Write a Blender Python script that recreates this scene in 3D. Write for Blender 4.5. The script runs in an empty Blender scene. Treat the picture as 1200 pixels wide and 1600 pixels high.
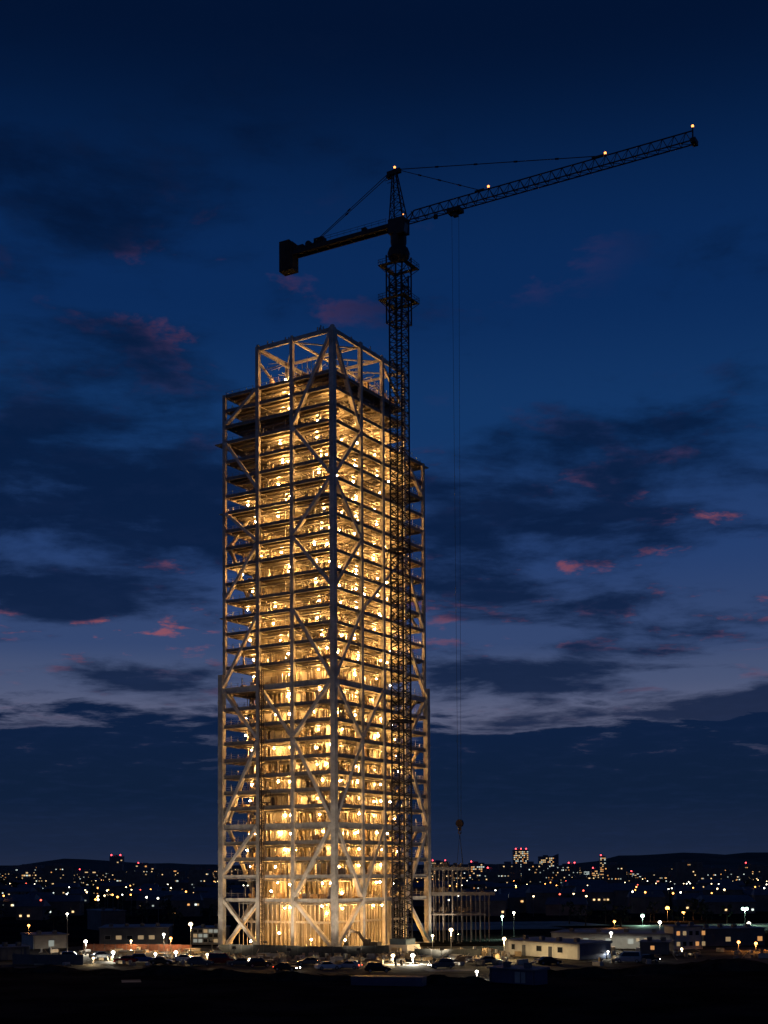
import bpy, math, random
from mathutils import Vector, Matrix
random.seed(11)
S = bpy.context.scene
COL = S.collection
R = math.radians

def lin(r, g, b, a=1.0):
    f = lambda c: (c/255/12.92) if c/255 <= .04045 else ((c/255+.055)/1.055)**2.4
    return (f(r), f(g), f(b), a)

# ------------------------------------------------------------------ camera
FPX, CY, PT, RO, CH = 2069.0, 1293.7, R(2.0), R(.30), 16.73
cd = bpy.data.cameras.new('camera'); cam = bpy.data.objects.new('camera', cd); COL.objects.link(cam)
cd.sensor_fit = 'HORIZONTAL'; cd.sensor_width = 36; cd.lens = 36*FPX/1200
cd.shift_y = (CY-800)/1200; cd.clip_start = 1; cd.clip_end = 60000
cam.matrix_world = Matrix.Translation((0, 0, CH)) @ (Matrix.Rotation(R(90)+PT, 4, 'X') @ Matrix.Rotation(-RO, 4, 'Z'))
S.camera = cam

# ------------------------------------------------------------------ world: dusk sky
W = bpy.data.worlds.new('World'); S.world = W; W.use_nodes = True
NT = W.node_tree; NT.nodes.clear()
class V:                                    # tiny wrapper: arithmetic on sockets -> Math nodes
    tree = None
    def __init__(s, sock): s.s = sock
    @staticmethod
    def op(o, *a, clamp=False):
        n = V.tree.nodes.new('ShaderNodeMath'); n.operation = o; n.use_clamp = clamp
        for i, x in enumerate(a):
            if isinstance(x, V): V.tree.links.new(x.s, n.inputs[i])
            else: n.inputs[i].default_value = x
        return V(n.outputs[0])
    def __add__(s, o): return V.op('ADD', s, o)
    __radd__ = __add__
    def __sub__(s, o): return V.op('SUBTRACT', s, o)
    def __rsub__(s, o): return V.op('SUBTRACT', o, s)
    def __mul__(s, o): return V.op('MULTIPLY', s, o)
    __rmul__ = __mul__
    def __truediv__(s, o): return V.op('DIVIDE', s, o)
def sstep(x, a, b):
    n = V.tree.nodes.new('ShaderNodeMapRange'); n.interpolation_type = 'SMOOTHSTEP'; n.clamp = True
    V.tree.links.new(x.s, n.inputs[0]); n.inputs[1].default_value = a; n.inputs[2].default_value = b
    return V(n.outputs[0])
def mixc(f, a, b):
    n = V.tree.nodes.new('ShaderNodeMix'); n.data_type = 'RGBA'
    for i, x in ((0, f), (6, a), (7, b)):
        if isinstance(x, V): V.tree.links.new(x.s, n.inputs[i])
        else: n.inputs[i].default_value = x
    return V(n.outputs[2])
def comb(x, y, z):
    n = V.tree.nodes.new('ShaderNodeCombineXYZ')
    for i, q in enumerate((x, y, z)):
        if isinstance(q, V): V.tree.links.new(q.s, n.inputs[i])
        else: n.inputs[i].default_value = q
    return V(n.outputs[0])
def fbm(vec, scale, detail, rough, dist=0.0):
    n = V.tree.nodes.new('ShaderNodeTexNoise'); n.noise_dimensions = '3D'
    if vec is not None: V.tree.links.new(vec.s, n.inputs['Vector'])
    n.inputs['Scale'].default_value = scale; n.inputs['Detail'].default_value = detail
    n.inputs['Roughness'].default_value = rough; n.inputs['Distortion'].default_value = dist
    return V(n.outputs[0])
def ramp(x, stops):
    n = V.tree.nodes.new('ShaderNodeValToRGB'); cr = n.color_ramp; cr.interpolation = 'EASE'
    while len(cr.elements) < len(stops): cr.elements.new(.5)
    for e, (p, c) in zip(cr.elements, stops): e.position = p; e.color = c
    V.tree.links.new(x.s, n.inputs[0]); return V(n.outputs[0])
V.tree = NT
SUN_EL, SUN_ROT = R(-3.0), R(150)           # the sun has set behind the viewer
tc = NT.nodes.new('ShaderNodeTexCoord'); sep = NT.nodes.new('ShaderNodeSeparateXYZ')
NT.links.new(tc.outputs['Generated'], sep.inputs[0])
dx, dy, dz = (V(o) for o in sep.outputs)
el = V.op('ARCSINE', dz)*57.29578
az = V.op('ARCTAN2', dx, dy)*57.29578
# clear dusk gradient by elevation (0..90 deg)
clear = ramp(V.op('MAXIMUM', el, 0.0)/90.0, [
    (0.0, lin(60, 66, 92)), (6.5/90, lin(92, 97, 124)), (8.5/90, lin(70, 83, 117)), (10/90, lin(52, 71, 112)), (14/90, lin(36, 62, 110)),
    (19/90, lin(18, 53, 101)), (24/90, lin(10, 42, 89)), (33.5/90, lin(2, 19, 49)), (1.0, lin(1, 11, 32))])
den = V.op('MAXIMUM', dz, 0.0)+0.11
cv = comb(dx/den*.8, dy/den, 0.0)
n1 = fbm(cv, 2.6, 10, .60, .25)
n2 = fbm(comb(dx/den+7.3, dy/den-3.1, 4.7), 6.4, 8, .62, .2)
n3 = fbm(comb(dx/den-2.2, dy/den+5.9, 9.0), .9, 4, .5, .2)
def blob(a0, e0, sa, se, amp):
    p = (az-a0)/sa; q = (el-e0)/se
    return V.op('EXPONENT', (p*p+q*q)*-1.0)*amp
bias = (blob(-12, 15.0, 9, 2.8, .20)+blob(-13, 11.6, 7, 1.3, .14)+blob(-15, 25, 7, 7, .07)+blob(-9.5, 8.3, 5, .9, .14)
        + blob(12, 15.6, 7, 2.0, .14)+blob(6.2, 8.5, 5.2, 1.0, .32)+blob(16.5, 7.0, 5.5, .75, .34)+blob(11, 11.4, 7, 1.3, .10)
        + blob(4, 14.3, 4, 1.2, .08)-blob(0, 9.3, 40, 1.5, .10)-blob(13, 8.0, 5, .45, .12)-blob(3, 22, 14, 3.5, .05))
bank = sstep(el+(n1-.5)*6.0+(n2-.5)*1.6+(n3-.5)*5.0, 6.9, 5.9)
D = V.op('MAXIMUM', sstep(n1+bias+(n3-.5)*.34+(n2-.5)*.28, .455, .69), bank*.97)
ccol = ramp(V.op('MAXIMUM', el, 0.0)/40.0, [(0.0, lin(33, 42, 66)), (1.5/40, lin(23, 36, 62)), (3.5/40, lin(14, 31, 58)), (7/40, lin(12, 31, 63)), (15/40, lin(6, 25, 57)), (30/40, lin(3, 19, 48)), (1.0, lin(2, 15, 42))])
ccol = mixc(V.op('MAXIMUM', (n2-.48)*.8, 0.0), ccol, lin(30, 46, 84))
sky = mixc(V.op('MAXIMUM', D*.9, bank*.995), clear, ccol)
# thin shreds that still catch the last red light
band = (blob(0, 12.4, 60, 4.0, .5)+blob(-7.5, 23.5, 5, 2.2, .36)+blob(5.5, 25.5, 3, 1.3, .25)+blob(11.5, 15.3, 4.5, 1.3, .9)+blob(4.5, 13.2, 4, .9, .5)+blob(-11.5, 10.4, 4, .9, .9))
pk = sstep(n2+(n1-.5)*.5, .545, .68)*band*(1.0-bank)*sstep(D, 1.0, .5)
sky = mixc(V.op('MINIMUM', pk*.62, .6), sky, lin(166, 86, 86))
gl = sstep(n2, .60, .74)*blob(0, 5.1, 60, .7, .35)
sky = mixc(gl, sky, lin(84, 78, 100))
st = NT.nodes.new('ShaderNodeTexSky'); st.sky_type = 'NISHITA'; st.sun_disc = False
st.sun_elevation = SUN_EL; st.sun_rotation = SUN_ROT; st.air_density = 1.0; st.dust_density = 1.0; st.ozone_density = 3.0
b1 = NT.nodes.new('ShaderNodeBackground'); NT.links.new(st.outputs[0], b1.inputs[0]); b1.inputs[1].default_value = .004
b2 = NT.nodes.new('ShaderNodeBackground'); NT.links.new(sky.s, b2.inputs[0]); b2.inputs[1].default_value = 1.0
ad = NT.nodes.new('ShaderNodeAddShader'); NT.links.new(b1.outputs[0], ad.inputs[0]); NT.links.new(b2.outputs[0], ad.inputs[1])
wo = NT.nodes.new('ShaderNodeOutputWorld'); NT.links.new(ad.outputs[0], wo.inputs[0])

# last afterglow
sd = bpy.data.lights.new('sun', 'SUN'); sd.energy = .012; sd.angle = R(12); sd.color = (1, .72, .55)
sun = bpy.data.objects.new('sun', sd); COL.objects.link(sun); sun.rotation_euler = (R(84), 0, R(-30))

S.view_settings.view_transform = 'Standard'; S.view_settings.look = 'None'
S.view_settings.exposure = 0.0; S.view_settings.gamma = 1.0; S.view_settings.use_curve_mapping = False
S.cycles.use_denoising = True; S.cycles.denoiser = 'OPENIMAGEDENOISE'
S.cycles.max_bounces = 5; S.cycles.diffuse_bounces = 3; S.cycles.glossy_bounces = 2; S.cycles.transmission_bounces = 3
S.cycles.sample_clamp_indirect = 4.0; S.cycles.caustics_reflective = False; S.cycles.caustics_refractive = False
S.cycles.use_light_tree = True

# ------------------------------------------------------------------ helpers
def at(px, py, Y):                          # point on the sight line of a photo pixel at world depth Y
    u, v = px-600, CY-py
    c, s = math.cos(RO), math.sin(RO); u, v = u*c+v*s, -u*s+v*c
    d = (u/FPX, math.cos(PT)-v/FPX*math.sin(PT), math.sin(PT)+v/FPX*math.cos(PT))
    t = Y/d[1]; return Vector((d[0]*t, Y, CH+d[2]*t))
def gnd(px, py, z=0.0):                     # point on the ground
    p = at(px, py, 1000.0); t = (z-CH)/(p.z-CH); return Vector((p.x*t, 1000.0*t, z))

MATS = {}
def mat(name, col, rough=.7, metal=0.0, var=.18, scale=1.5, bump=0.0, spec=.4, stretch=(1, 1, 1)):
    if name in MATS: return MATS[name]
    m = bpy.data.materials.new(name); m.use_nodes = True; MATS[name] = m
    nt = m.node_tree; b = nt.nodes['Principled BSDF']; V.tree = nt
    b.inputs['Roughness'].default_value = rough; b.inputs['Metallic'].default_value = metal
    b.inputs['Specular IOR Level'].default_value = spec
    t = nt.nodes.new('ShaderNodeTexCoord'); mp = nt.nodes.new('ShaderNodeMapping'); mp.inputs['Scale'].default_value = stretch
    nt.links.new(t.outputs['Object'], mp.inputs[0])
    n = fbm(V(mp.outputs[0]), scale, 6, .62)
    big = fbm(V(mp.outputs[0]), scale*.17, 3, .5)
    oi = nt.nodes.new('ShaderNodeObjectInfo')
    k = sstep(n*.6+big*.4, .35, .65)
    d = tuple(c*(1-var*1.3) for c in col[:3])+(1,); l = tuple(min(1, c*(1+var)) for c in col[:3])+(1,)
    c = mixc(k, d, l)
    hs = nt.nodes.new('ShaderNodeHueSaturation'); nt.links.new(c.s, hs.inputs['Color'])
    vv = V(oi.outputs['Random'])*(var*.6)+(1-var*.3); nt.links.new(vv.s, hs.inputs['Value'])
    nt.links.new(hs.outputs[0], b.inputs['Base Color'])
    if bump > 0:
        bm = nt.nodes.new('ShaderNodeBump'); bm.inputs['Strength'].default_value = bump; bm.inputs['Distance'].default_value = .05
        nt.links.new(n.s, bm.inputs['Height']); nt.links.new(bm.outputs[0], b.inputs['Normal'])
    return m
def emit(name, col, strength, sample=True, vary=0.0):
    if name in MATS: return MATS[name]
    m = bpy.data.materials.new(name); m.use_nodes = True; MATS[name] = m
    nt = m.node_tree; b = nt.nodes['Principled BSDF']
    b.inputs['Base Color'].default_value = (.3, .3, .3, 1)
    b.inputs['Emission Color'].default_value = (*col, 1); b.inputs['Emission Strength'].default_value = strength
    if vary > 0:
        V.tree = nt; oi = nt.nodes.new('ShaderNodeObjectInfo'); gm = nt.nodes.new('ShaderNodeNewGeometry')
        r = V(gm.outputs['Random Per Island'])
        nt.links.new(((1-vary)*strength+V.op('POWER', r, 2.0)*(2*vary*strength)).s, b.inputs['Emission Strength'])
    m.cycles.emission_sampling = 'FRONT' if sample else 'NONE'
    return m

class MB:
    def __init__(s): s.v = []; s.f = []; s.m = []
    def hexa(s, c8, mi=0):                  # 4 bottom + 4 top corners, counter-clockwise
        b = len(s.v); s.v += [tuple(p) for p in c8]
        for q in ((3, 2, 1, 0), (4, 5, 6, 7), (0, 1, 5, 4), (1, 2, 6, 5), (2, 3, 7, 6), (3, 0, 4, 7)):
            s.f.append(tuple(b+i for i in q)); s.m.append(mi)
        return s
    def box(s, x0, x1, y0, y1, z0, z1, mi=0):
        return s.hexa([(x0, y0, z0), (x1, y0, z0), (x1, y1, z0), (x0, y1, z0), (x0, y0, z1), (x1, y0, z1), (x1, y1, z1), (x0, y1, z1)], mi)
    def cbox(s, c, size, mi=0, rz=0.0):
        hx, hy, hz = size[0]/2, size[1]/2, size[2]/2; ca, sa = math.cos(rz), math.sin(rz)
        pts = []
        for z in (-hz, hz):
            for x, y in ((-hx, -hy), (hx, -hy), (hx, hy), (-hx, hy)):
                pts.append((c[0]+x*ca-y*sa, c[1]+x*sa+y*ca, c[2]+z))
        return s.hexa(pts, mi)
    def bar(s, p, q, w, h=None, mi=0, up=(0, 0, 1)):
        p, q = Vector(p), Vector(q); h = h or w
        d = (q-p); L = d.length
        if L < 1e-6: return s
        d /= L; u = Vector(up)
        if abs(d.dot(u)) > .98: u = Vector((1, 0, 0)) if abs(d.x) < .9 else Vector((0, 1, 0))
        a = d.cross(u).normalized(); u = a.cross(d)
        o = [(-w/2, -h/2), (w/2, -h/2), (w/2, h/2), (-w/2, h/2)]
        return s.hexa([p+a*x+u*y for x, y in o]+[q+a*x+u*y for x, y in o], mi)
    def tube(s, p, q, r, n=8, mi=0, r2=None):
        p, q = Vector(p), Vector(q); r2 = r if r2 is None else r2
        d = (q-p).normalized(); u = Vector((0, 0, 1)) if abs(d.z) < .95 else Vector((1, 0, 0))
        a = d.cross(u).normalized(); u = a.cross(d); b = len(s.v)
        for c, rr in ((p, r), (q, r2)):
            for i in range(n):
                t = 2*math.pi*i/n; s.v.append(tuple(c+a*(rr*math.cos(t))+u*(rr*math.sin(t))))
        for i in range(n):
            j = (i+1) % n; s.f.append((b+i, b+j, b+n+j, b+n+i)); s.m.append(mi)
        s.f.append(tuple(b+i for i in reversed(range(n)))); s.m.append(mi)
        s.f.append(tuple(b+n+i for i in range(n))); s.m.append(mi)
        return s
    def ball(s, c, r, seg=8, ring=5, mi=0, sz=1.0):
        b = len(s.v); s.v.append((c[0], c[1], c[2]-r*sz))
        for i in range(1, ring):
            t = math.pi*i/ring
            for j in range(seg):
                a = 2*math.pi*j/seg
                s.v.append((c[0]+r*math.sin(t)*math.cos(a), c[1]+r*math.sin(t)*math.sin(a), c[2]-r*sz*math.cos(t)))
        s.v.append((c[0], c[1], c[2]+r*sz)); top = len(s.v)-1
        for j in range(seg):
            k = (j+1) % seg
            s.f.append((b, b+1+k, b+1+j)); s.m.append(mi)
            for i in range(ring-2):
                p = b+1+i*seg; s.f.append((p+j, p+k, p+seg+k, p+seg+j)); s.m.append(mi)
            p = b+1+(ring-2)*seg; s.f.append((p+j, p+k, top)); s.m.append(mi)
        return s
    def quad(s, a, b, c, d, mi=0):
        n = len(s.v); s.v += [tuple(a), tuple(b), tuple(c), tuple(d)]; s.f.append((n, n+1, n+2, n+3)); s.m.append(mi); return s
    def mesh(s, name, mats):
        me = bpy.data.meshes.new(name); me.from_pydata(s.v, [], s.f)
        for m in (mats if isinstance(mats, (list, tuple)) else [mats]): me.materials.append(m)
        if any(s.m): me.polygons.foreach_set('material_index', s.m)
        me.update(); return me
    def build(s, name, mats, parent=None, loc=(0, 0, 0), rz=0.0):
        return obj(name, s.mesh(name, mats), parent, loc, rz)
def obj(name, me, parent=None, loc=(0, 0, 0), rz=0.0):
    o = bpy.data.objects.new(name, me); COL.objects.link(o); o.location = loc
    if rz: o.rotation_euler = (0, 0, rz)
    if parent: o.parent = parent
    return o
def tag(o, label=None, cat=None, group=None, kind=None):
    if label: o['label'] = label
    if cat: o['category'] = cat
    if group: o['group'] = group
    if kind: o['kind'] = kind
    return o
def empty(name, loc, rz=0.0, label=None, cat=None, group=None):
    o = bpy.data.objects.new(name, None); COL.objects.link(o); o.location = loc; o.rotation_euler = (0, 0, rz)
    o.empty_display_size = .5
    return tag(o, label, cat, group)
def copy_tree(o, parent=None):
    c = o.copy(); COL.objects.link(c); c.parent = parent
    for ch in list(o.children): copy_tree(ch, c)
    return c
def smooth(o):
    o.data.polygons.foreach_set('use_smooth', [True]*len(o.data.polygons)); return o

STEEL = mat('painted_steel', (.48, .45, .41), .6, 0, .30, .5, .15)
BRACE = mat('brace_baked_light', (.62, .57, .50), .55, 0, .22, .5, .1)  # steel lightened in colour to stand for work light on the braces
STEEL_D = mat('primed_and_shaded_steel', (.26, .24, .22), .6, 0, .2, .9, .1)  # also carries the shade of the recessed edge beams in its colour
STEEL_J = mat('joist_steel', (.42, .38, .33), .6, 0, .25, .9)
DECK = mat('metal_deck', (.42, .37, .30), .6, .0, .28, .5, .2)
CONC = mat('concrete', (.50, .46, .39), .85, 0, .22, .35, .2)
CORE = mat('board_marked_concrete', (.38, .33, .25), .85, 0, .5, 1.1, .2, .2, (1, 1, .06))
PLY = mat('plywood', (.38, .27, .15), .8, 0, .3, .8)
MIX = mat('site_gear', (.28, .21, .14), .7, 0, .4, 1.2)
PIPE = mat('galvanised_pipe', (.42, .40, .37), .35, .5, .2, 1.0)
CRANE = mat('crane_steel', (.022, .022, .025), .6, 0, .3, .8)
CRANE_L = mat('crane_lower_steel', (.06, .07, .09), .5, 0, .3, .8)
BLACK = mat('black_rubber', (.012, .012, .013), .8, 0, .2, 3)
WARM = (1.0, .52, .155)
BULB = emit('work_bulb', WARM, 690)

# ------------------------------------------------------------------ ground
def ground_mat():
    m = mat('dark_earth', (.022, .021, .021), .95, 0, .5, .08, .35, 0.0)
    return m
g = MB(); xs = [-30000, -6000, -1500, -600, -250, -120, -60, 0, 60, 120, 250, 600, 1500, 8400, 30000]
ys = [-400, 40, 100, 150, 180, 210, 240, 270, 330, 420, 600, 1000, 2500, 8000, 40000]
for i in range(len(xs)-1):
    for j in range(len(ys)-1):
        g.quad((xs[i], ys[j], 0), (xs[i+1], ys[j], 0), (xs[i+1], ys[j+1], 0), (xs[i], ys[j+1], 0))
tag(g.build('ground', ground_mat()), kind='structure')

# ------------------------------------------------------------------ the tower
TC = Vector((-10.96, 290.4, 0)); TANG = R(57.97)
tower = empty('unfinished_skyscraper', TC, TANG, 'unfinished steel high-rise frame glowing with warm work lights beside the tall crane', 'skyscraper')
def tw(x, y, z=0.0):                        # tower-local -> world
    return TC+Vector((x*math.cos(TANG)-y*math.sin(TANG), x*math.sin(TANG)+y*math.cos(TANG), z))
XC = [0, 11.0, 20.4, 30.0, 39.2]; YC = [0, 10.85, 20.5, 30.3]
XL, YL = 40.3, 31.2                         # end columns of the wider lower storeys
LV = [11.37, 16.7, 20.71, 24.36, 28.29, 32.37, 36.03, 39.7, 43.5, 47.46, 51.41, 55.37, 60.04, 65.0, 69.12, 72.88, 76.71,
      80.55, 84.62, 88.9, 93.04, 97.03, 101.32, 105.19, 109.34, 113.36, 117.95, 121.69, 125.43, 128.88]
HEAVY = (28.29, 60.04); ZA, ZR, ZT = 117.95, 128.88, 138.25; ZS = 61.2
def column(x, y, z0, z1, w):
    m = MB(); h = w/2
    m.box(x-h, x+h, y-h, y+h, z0, z1)
    for z in LV[2::3]:                      # bolted splices
        if z0+1 < z < z1-1: m.box(x-h-.05, x+h+.05, y-h-.05, y+h+.05, z+1.0, z+1.7)
    if z1 > ZR: m.box(x-h*.6, x+h*.6, y-h*.6, y+h*.6, z1, z1+.5)
    m.box(x-h-.25, x+h+.25, y-h-.25, y+h+.25, z0, z0+.25) if z0 == 0 else None
    return m.build('column', STEEL, tower)
o = .25                                     # columns stand proud of the floor edge
column(-o, -o, 0, ZT, 1.2)
column(-o, YC[1], 0, ZT, .85); column(-o, YC[2], 0, ZT, .9)
column(XC[1], -o, 0, ZT, .85); column(XC[2], -o, 0, ZT, .8)
column(XC[3], -o, 0, ZT, .8)
column(-o, YL, 0, ZS+2, 1.3); column(-o, YC[3], ZS+2.002, ZR, .75)
column(XL, -o, 0, ZS+1, 1.25); column(XC[4], -o, ZS+1.002, ZA, .7)
for y in (YC[1], YC[2]): column(XL, y, 0, ZS+1, .8); column(XC[4], y, ZS+1.002, ZA, .7)
for x in (XC[1], XC[2], XC[3]): column(x, YL, 0, ZS+1, .8); column(x, YC[3], ZS+1.002, ZR if x < 25 else ZA, .7)
column(XL, YL, 0, ZS+1, 1.1); column(XC[4], YC[3], ZS+1.002, ZA, .7)
for x in XC[1:4]:
    for y in YC[1:3]: column(x, y, 0.01, ZT-.6 if x < 31 else ZA, .6)

def brace(p, q, w=.8):
    p, q = Vector(p), Vector(q); d = (q-p).normalized(); m = MB()
    p = p+d*.55; q = q-d*.55
    side = Vector((1, 0, 0)) if abs(d.x) < 1e-6 else Vector((0, 1, 0))
    m.bar(p, q, w*.8, w, up=side)
    for e in (p+d*.55, q-d*.55): m.bar(e-d*.5, e+d*.5, w*.8+.1, w+.35, up=side)   # gusset ends
    return m.build('brace', BRACE, tower)
Z11, Z17, Z28, Z48, Z60, Z77, Z81, Z93, Z105 = 11.37, 16.7, 28.29, 47.46, 60.04, 76.71, 80.55, 93.04, 105.19
zig = [(0, .2, Z11-.3), (1, Z11, Z28), (0, Z28, Z48), (1, Z48, Z60), (0, Z60, Z77), (0, Z81, Z93), (1, Z93, Z105), (0, Z105, ZA), (1, ZA, ZT-.6)]
f0 = -.10
for k, za, zb in zig:                       # k=0 leans away from the corner, 1 towards it
    a, b = (0, 1) if k == 0 else (1, 0)
    w = .95 if za < 60 else .9
    brace((f0, YC[a], za), (f0, YC[b], zb), w); brace((XC[a], f0, za), (XC[b], f0, zb), w)
for ya, za, yb, zb in ((YC[2], Z60, YC[1], Z48), (YC[3], 101.3, YC[2], Z93), (YC[2], Z93, YC[3], Z81), (YC[2], Z77, YL, Z60), (YL, Z60, YC[2], Z48),
                       (YC[2], Z48, YL, Z28), (YC[2], Z28, YL, Z17), (YL, Z11, YC[2], .2), (YC[2], ZR, YC[3], 121.69), (YC[3], ZA, YC[2], Z105)):
    brace((f0, ya, za), (f0, yb, zb), .9 if za <= 60.1 else .8)
brace((f0+.95, YC[2], Z11), (f0+.95, YL, .2), .85)
for xa, za, xb, zb in ((XC[1], Z77, XC[3], Z93), (XC[3], Z93, XC[4], Z77), (XC[3], 74.8, XL, Z60), (XC[2], Z60, XC[1], Z48), (XL, Z60, XC[3], Z48),
                       (XC[3], Z48, XL, Z28), (XL, Z28, XC[3], Z11), (XC[2], Z28, XC[1], Z11), (XC[3], Z11, XL, .2), (XC[3], ZA, XC[4], 109.34)):
    brace((xa, f0, za), (xb, f0, zb), .9 if za <= 60.1 else .78)
for xa, za, xb, zb in ((.6, Z28, XC[1], Z11), (XC[1], Z11, .6, .2), (.6, Z60, XC[1], Z48), (XC[1], Z48, .6, Z28), (XC[1], Z77, .6, Z93), (.6, Z93, XC[1], Z105)):
    brace((xa, YL-.9 if za < 61 else YC[3]-.9, za), (xb, YL-.9 if za < 61 else YC[3]-.9, zb), .75)
for za, zb in ((Z28, Z11), (Z48, Z28), (Z60, Z48), (Z77, Z93)):
    brace((XC[4]-.9, 1.0, za), (XC[4]-.9, YC[1], zb), .7)

def ibeam(m, p, q, h, w, axis):
    # p, q: ends of the top centre line; I-section, butted end to end
    (x0, y0, z), (x1, y1, _) = p, q; t = .09
    if axis == 'x':
        m.box(x0, x1, y0-w/2, y0+w/2, z-t, z); m.box(x0, x1, y0-.06, y0+.06, z-h+t, z-t); m.box(x0, x1, y0-w/2, y0+w/2, z-h, z-h+t)
    else:
        m.box(x0-w/2, x0+w/2, y0, y1, z-t, z); m.box(x0-.06, x0+.06, y0, y1, z-h+t, z-t); m.box(x0-w/2, x0+w/2, y0, y1, z-h, z-h+t)
    return m
def joist_mesh(xe, ye):
    m = MB(); n = 0
    for x in [2.2*i+1.6 for i in range(int((xe-1.5)/2.2))]:
        if min(abs(x-c) for c in XC) < .5: continue
        m.box(x-.07, x+.07, .75, ye-.6, -.75, -.265); m.box(x-.2, x+.2, .75, ye-.6, -.81, -.75)
    for y in YC[1:3]:
        m.box(.7, xe-.7, y-.16, y+.16, -1.0, -.812)
    r = random.Random(3)
    for i in range(26):                     # pipes, trays and ducts hung below
        z = -1.05-r.random()*.35; t = r.choice((.10, .12, .3, .45))
        if r.random() < .5: y = r.uniform(1.2, 12); m.box(r.uniform(1, 8), r.uniform(14, xe-2), y, y+t, z-min(t, .25), z, 1)
        else: x = r.uniform(1.2, 12); m.box(x, x+t, r.uniform(1, 6), r.uniform(12, ye-2), z-min(t, .25), z, 1)
    return m.mesh('joists', [STEEL_J, PIPE])
def rail_mesh(xe, ye):
    m = MB(); r = random.Random(5)
    def run(p, q, n):
        p, q = Vector(p), Vector(q)
        for i in range(n+1):
            c = p.lerp(q, i/n); h = 1.15 if r.random() < .85 else 1.9
            m.box(c.x-.04, c.x+.04, c.y-.04, c.y+.04, .002, h)
        for z in (.6, 1.1): m.bar(p+Vector((0, 0, z)), q+Vector((0, 0, z)), .035)
    run((.5, .9, 0), (.5, ye-.3, 0), 15); run((.9, .5, 0), (xe-.3, .5, 0), 19)
    run((.9, ye-.2, 0), (xe-.6, ye-.2, 0), 17); run((xe-.2, .9, 0), (xe-.2, ye-.5, 0), 14)
    return m.mesh('rails', PIPE)
def clutter_mesh(seed, low):
    m = MB(); r = random.Random(seed)
    def spot():
        # along the two front faces and the two end bays, kept clear of the edge
        k = r.random()
        if k < .36: return r.uniform(1.5, 8), r.uniform(1.5, 28)
        if k < .80: return r.uniform(1.5, 36), r.uniform(1.5, 8)
        return r.uniform(2, 36), r.uniform(9, 28)
    for i in range(95 if low else 40):      # shoring posts, studs, risers
        x, y = spot(); w = r.choice((.06, .08, .1, .16)); m.box(x-w, x+w, y-w, y+w, .002, r.uniform(2.4, 3.1), 1 if r.random() < .6 else 0)
    for i in range(60):                     # boxes, drums, stacks of board
        x, y = spot(); sx, sy, h = r.uniform(.3, 1.6), r.uniform(.3, 1.2), r.uniform(.2, 1.3)
        m.cbox((x, y, h/2+.003), (sx, sy, h), r.choice((0, 0, 1, 2)), r.uniform(0, 3))
    for i in range(14):                     # leaning planks and tubes
        x, y = spot(); m.bar((x, y, .05), (x+r.uniform(-1.5, 1.5), y+r.uniform(-1.5, 1.5), r.uniform(1.2, 2.6)), .12, .05, r.choice((1, 2)))
    if low:
        for i in range(9):                  # part-built partitions
            if r.random() < .5: x, y = r.uniform(4.0, 7), r.uniform(2, 24); m.box(x, x+.12, y, y+r.uniform(1.5, 5), .003, 2.8, 3)
            else: x, y = r.uniform(3, 30), r.uniform(4.0, 7); m.box(x, x+r.uniform(1.5, 5), y, y+.12, .003, 2.8, 3)
    return m.mesh('clutter', [MIX, PIPE, PLY, CONC])
JM = {True: joist_mesh(XL, YL), False: joist_mesh(XC[4], YC[3])}
JT = joist_mesh(XC[3], YC[3])
RM = {True: rail_mesh(XL+.2, YL+.2), False: rail_mesh(XC[4]+.5, YC[3]+.5)}
RT = rail_mesh(XC[3]+.4, YC[3]+.5)
CM = {True: [clutter_mesh(20+i, True) for i in range(4)], False: [clutter_mesh(40+i, False) for i in range(4)]}
rr = random.Random(77)
for i, z in enumerate(LV):
    low = z < ZS; top = z > ZA+.1
    xe, ye = (XL, YL) if low else ((XC[3] if top else XC[4]), YC[3])
    px = .55 if low else rr.choice((.6, .9, 1.2, 1.6)); py = .5 if low else rr.choice((.7, .9, 1.3, 1.8))
    if z == ZA: px, py = 3.4, 3.2
    if top: px, py = .7, .8
    m = MB().box(.05, xe+px, .05, ye+py, z-.26, z-.03)
    deck = m.build('floor_deck', DECK, tower)
    hb = 1.3 if z in HEAVY else (.85 if low else .72); em_ = STEEL if z in HEAVY or z < 17 else STEEL_D  # shade on recessed beams is in the colour; low and transfer beams stay light
    zt = z+.03
    ycols = YC[:3]+[ye]; xcols = ([0]+XC[1:4]+[xe]) if not top else XC[:4]
    for a, b in zip(ycols, ycols[1:]):
        ibeam(MB(), (-.16, a+.42, zt), (-.16, b-.42, zt), hb, .40, 'y').build('edge_beam', em_, deck)
    for a, b in zip(xcols, xcols[1:]):
        ibeam(MB(), (a+.42, -.16, zt), (b-.42, -.16, zt), hb, .40, 'x').build('edge_beam', em_, deck)
    m = MB(); ibeam(m, (.5, ye-.35, z-.262), (xe-.4, ye-.35, 0), hb-.2, .34, 'x'); ibeam(m, (xe-.35, .5, z-.262), (xe-.35, ye-.6, 0), hb-.2, .34, 'y')
    for x in xcols[1:-1]:
        for k in range(3): m.box(x-.14, x+.14, .3+[0, YC[1], YC[2]][k], [YC[1], YC[2], ye-.6][k]-.3, z-.95, z-.262)
    for y in YC[1:3]: m.box(.3, .72, y-.14, y+.14, z-.95, z-.262)
    tag(m.build('rear_beams', STEEL_D, deck), kind='stuff')
    tag(obj('joists', JT if top else JM[low], deck, (0, 0, z)), kind='stuff')
    tag(obj('guard_rail', RT if top else RM[low], deck, (0, 0, z-.03)), kind='stuff')
    if z < ZR-1 and not (ZA+.1 < z): tag(obj('stored_material', rr.choice(CM[low and z > 12]), deck, (0, 0, z-.03)), kind='stuff')
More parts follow.
